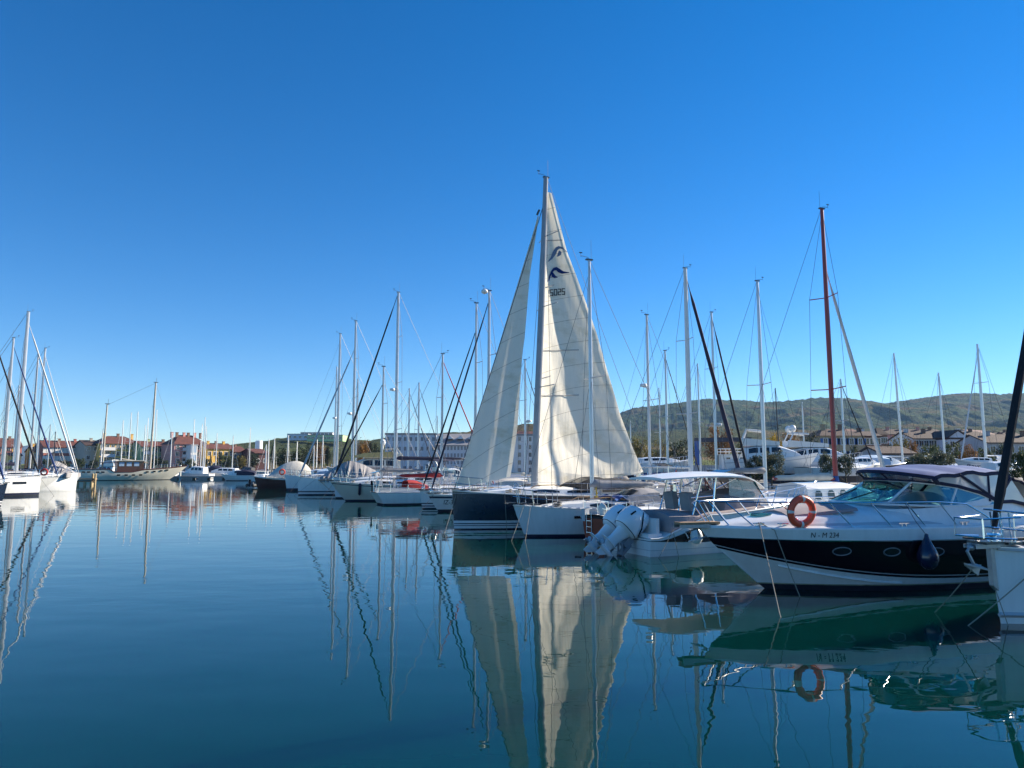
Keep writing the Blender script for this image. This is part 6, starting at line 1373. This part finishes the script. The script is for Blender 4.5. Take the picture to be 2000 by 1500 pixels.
# ------------------------------------------------------------------ mooring lines
rope('line from the cruiser bow cleat slanting left into the water', [mc(8.45, MCH.deck(8.45)[0]-.14, 1.66), mc(8.50, MCH.deck(8.5)[0]+.02, 1.53), mc(9.6, 2.9, .05), mc(10.4, 4.6, -.8)], .0)
rope('line from the cruiser bow cleat hanging straight down into the water', [mc(8.40, MCH.deck(8.45)[0]-.14, 1.66), mc(8.22, MCH.deck(8.2)[0]+.02, 1.50), mc(7.85, MCH.deck(8.2)[0]+.35, .0), mc(7.8, MCH.deck(8.2)[0]+.45, -.6)], .02)
rope('line from the anchor of the right edge yacht down to the water', [rot(197, (4.45, .05, 1.05), (m3.x, m3.y, 0)), Vector((Xat(1826, Ywater(1196), 0), Ywater(1196), 0)), Vector((Xat(1800, Ywater(1215), -.5), Ywater(1215), -.8))], .03)
rope('line from the side deck of the right edge yacht to the water beside the cruiser', [rot(197, (2.9, KYH.deck(2.9)[0], KYH.deck(2.9)[1]), (m3.x, m3.y, 0)), Vector((Xat(1891, Ywater(1222), 0), Ywater(1222), 0)), Vector((Xat(1870, Ywater(1240), -.5), Ywater(1240), -.8))], .03)
rope('short line hanging from the right edge yacht side', [rot(197, (2.85, KYH.deck(2.9)[0]+.02, KYH.deck(2.9)[1]), (m3.x, m3.y, 0)), rot(197, (2.55, KYH.deck(2.6)[0]+.05, .55), (m3.x, m3.y, 0))], .0)
s0 = rot(25, (.9, -1.30, .86), SBO)
rope('line from the sport boat quarter down its side into the water', [s0, s0 + Vector((.12, -.25, -.9)), s0 + Vector((.2, -.5, -1.6))], .01)
rope('line from the sport boat quarter slanting left along its hull', [s0, rot(25, (.1, -1.55, .0), SBO)], .02)
n0 = rot(205, (4.15, .05, 1.75), (m1.x, m1.y, 0))
rope('line from the navy yacht bow slanting left into the water', [n0, Vector((Xat(868, Ywater(1042), 0), Ywater(1042), 0)), Vector((Xat(850, Ywater(1046), 0), Ywater(1046), -.8))], .05)
rope('line hanging straight down the navy yacht side', [rot(205, (2.2, 1.32, 1.72), (m1.x, m1.y, 0)), rot(205, (2.15, 1.5, -.5), (m1.x, m1.y, 0))], .0)
for k, (a, b) in enumerate((((3.55, .25, 1.30), (4.9, 1.6, -.3)), ((3.3, .4, 1.28), (4.4, 2.0, -.3)))):
    rope(['outer', 'inner'][k] + ' line from the bow of the small white yacht across the navy hull', [rot(205, a, (m2.x, m2.y, 0)), rot(205, b, (m2.x, m2.y, 0))], .05)
rope('dark line slanting across the bow of the pale jib yacht', [G_.location + Vector((-3.2, -2.6, 1.6)), G_.location + Vector((-5.2, -4.3, -.3))], .02, m='ropedark')
rope('two-part line from the left white yacht bow into the water', [rot(40, (5.2, -.2, 1.9), LW.location), rot(40, (6.4, -3.6, -.3), LW.location)], .02, m='ropedark')
rope('line from the right edge yacht stem hanging straight into the water', [rot(197, (3.9, .03, .7), (m3.x, m3.y, 0)), rot(197, (3.75, .25, -.4), (m3.x, m3.y, 0))], .0, r=.009)

# ------------------------------------------------------------------ air: even haze round everything
HAZE_MARK = 1
hz = MB(); hz.box((0, 1500, 160), (8000, 3300, 326)); ho = hz.build('haze', 'white', smooth=False); tag(ho, kind='stuff')
hm = bpy.data.materials.new('haze_air'); hm.use_nodes = True; n = hm.node_tree; n.nodes.remove(n.nodes['Principled BSDF'])
pv = n.nodes.new('ShaderNodeVolumePrincipled'); pv.inputs['Density'].default_value = .00009; pv.inputs['Color'].default_value = (.36, .62, 1, 1); pv.inputs['Anisotropy'].default_value = .0
n.links.new(pv.outputs[0], n.nodes['Material Output'].inputs['Volume']); ho.data.materials[0] = hm
SC.cycles.volume_bounces = 0

# ------------------------------------------------------------------ tidy: labels carried only by things
for o in bpy.data.objects:
    if o.parent is not None:
        for k in ('label', 'category', 'group'):
            if k in o: del o[k]
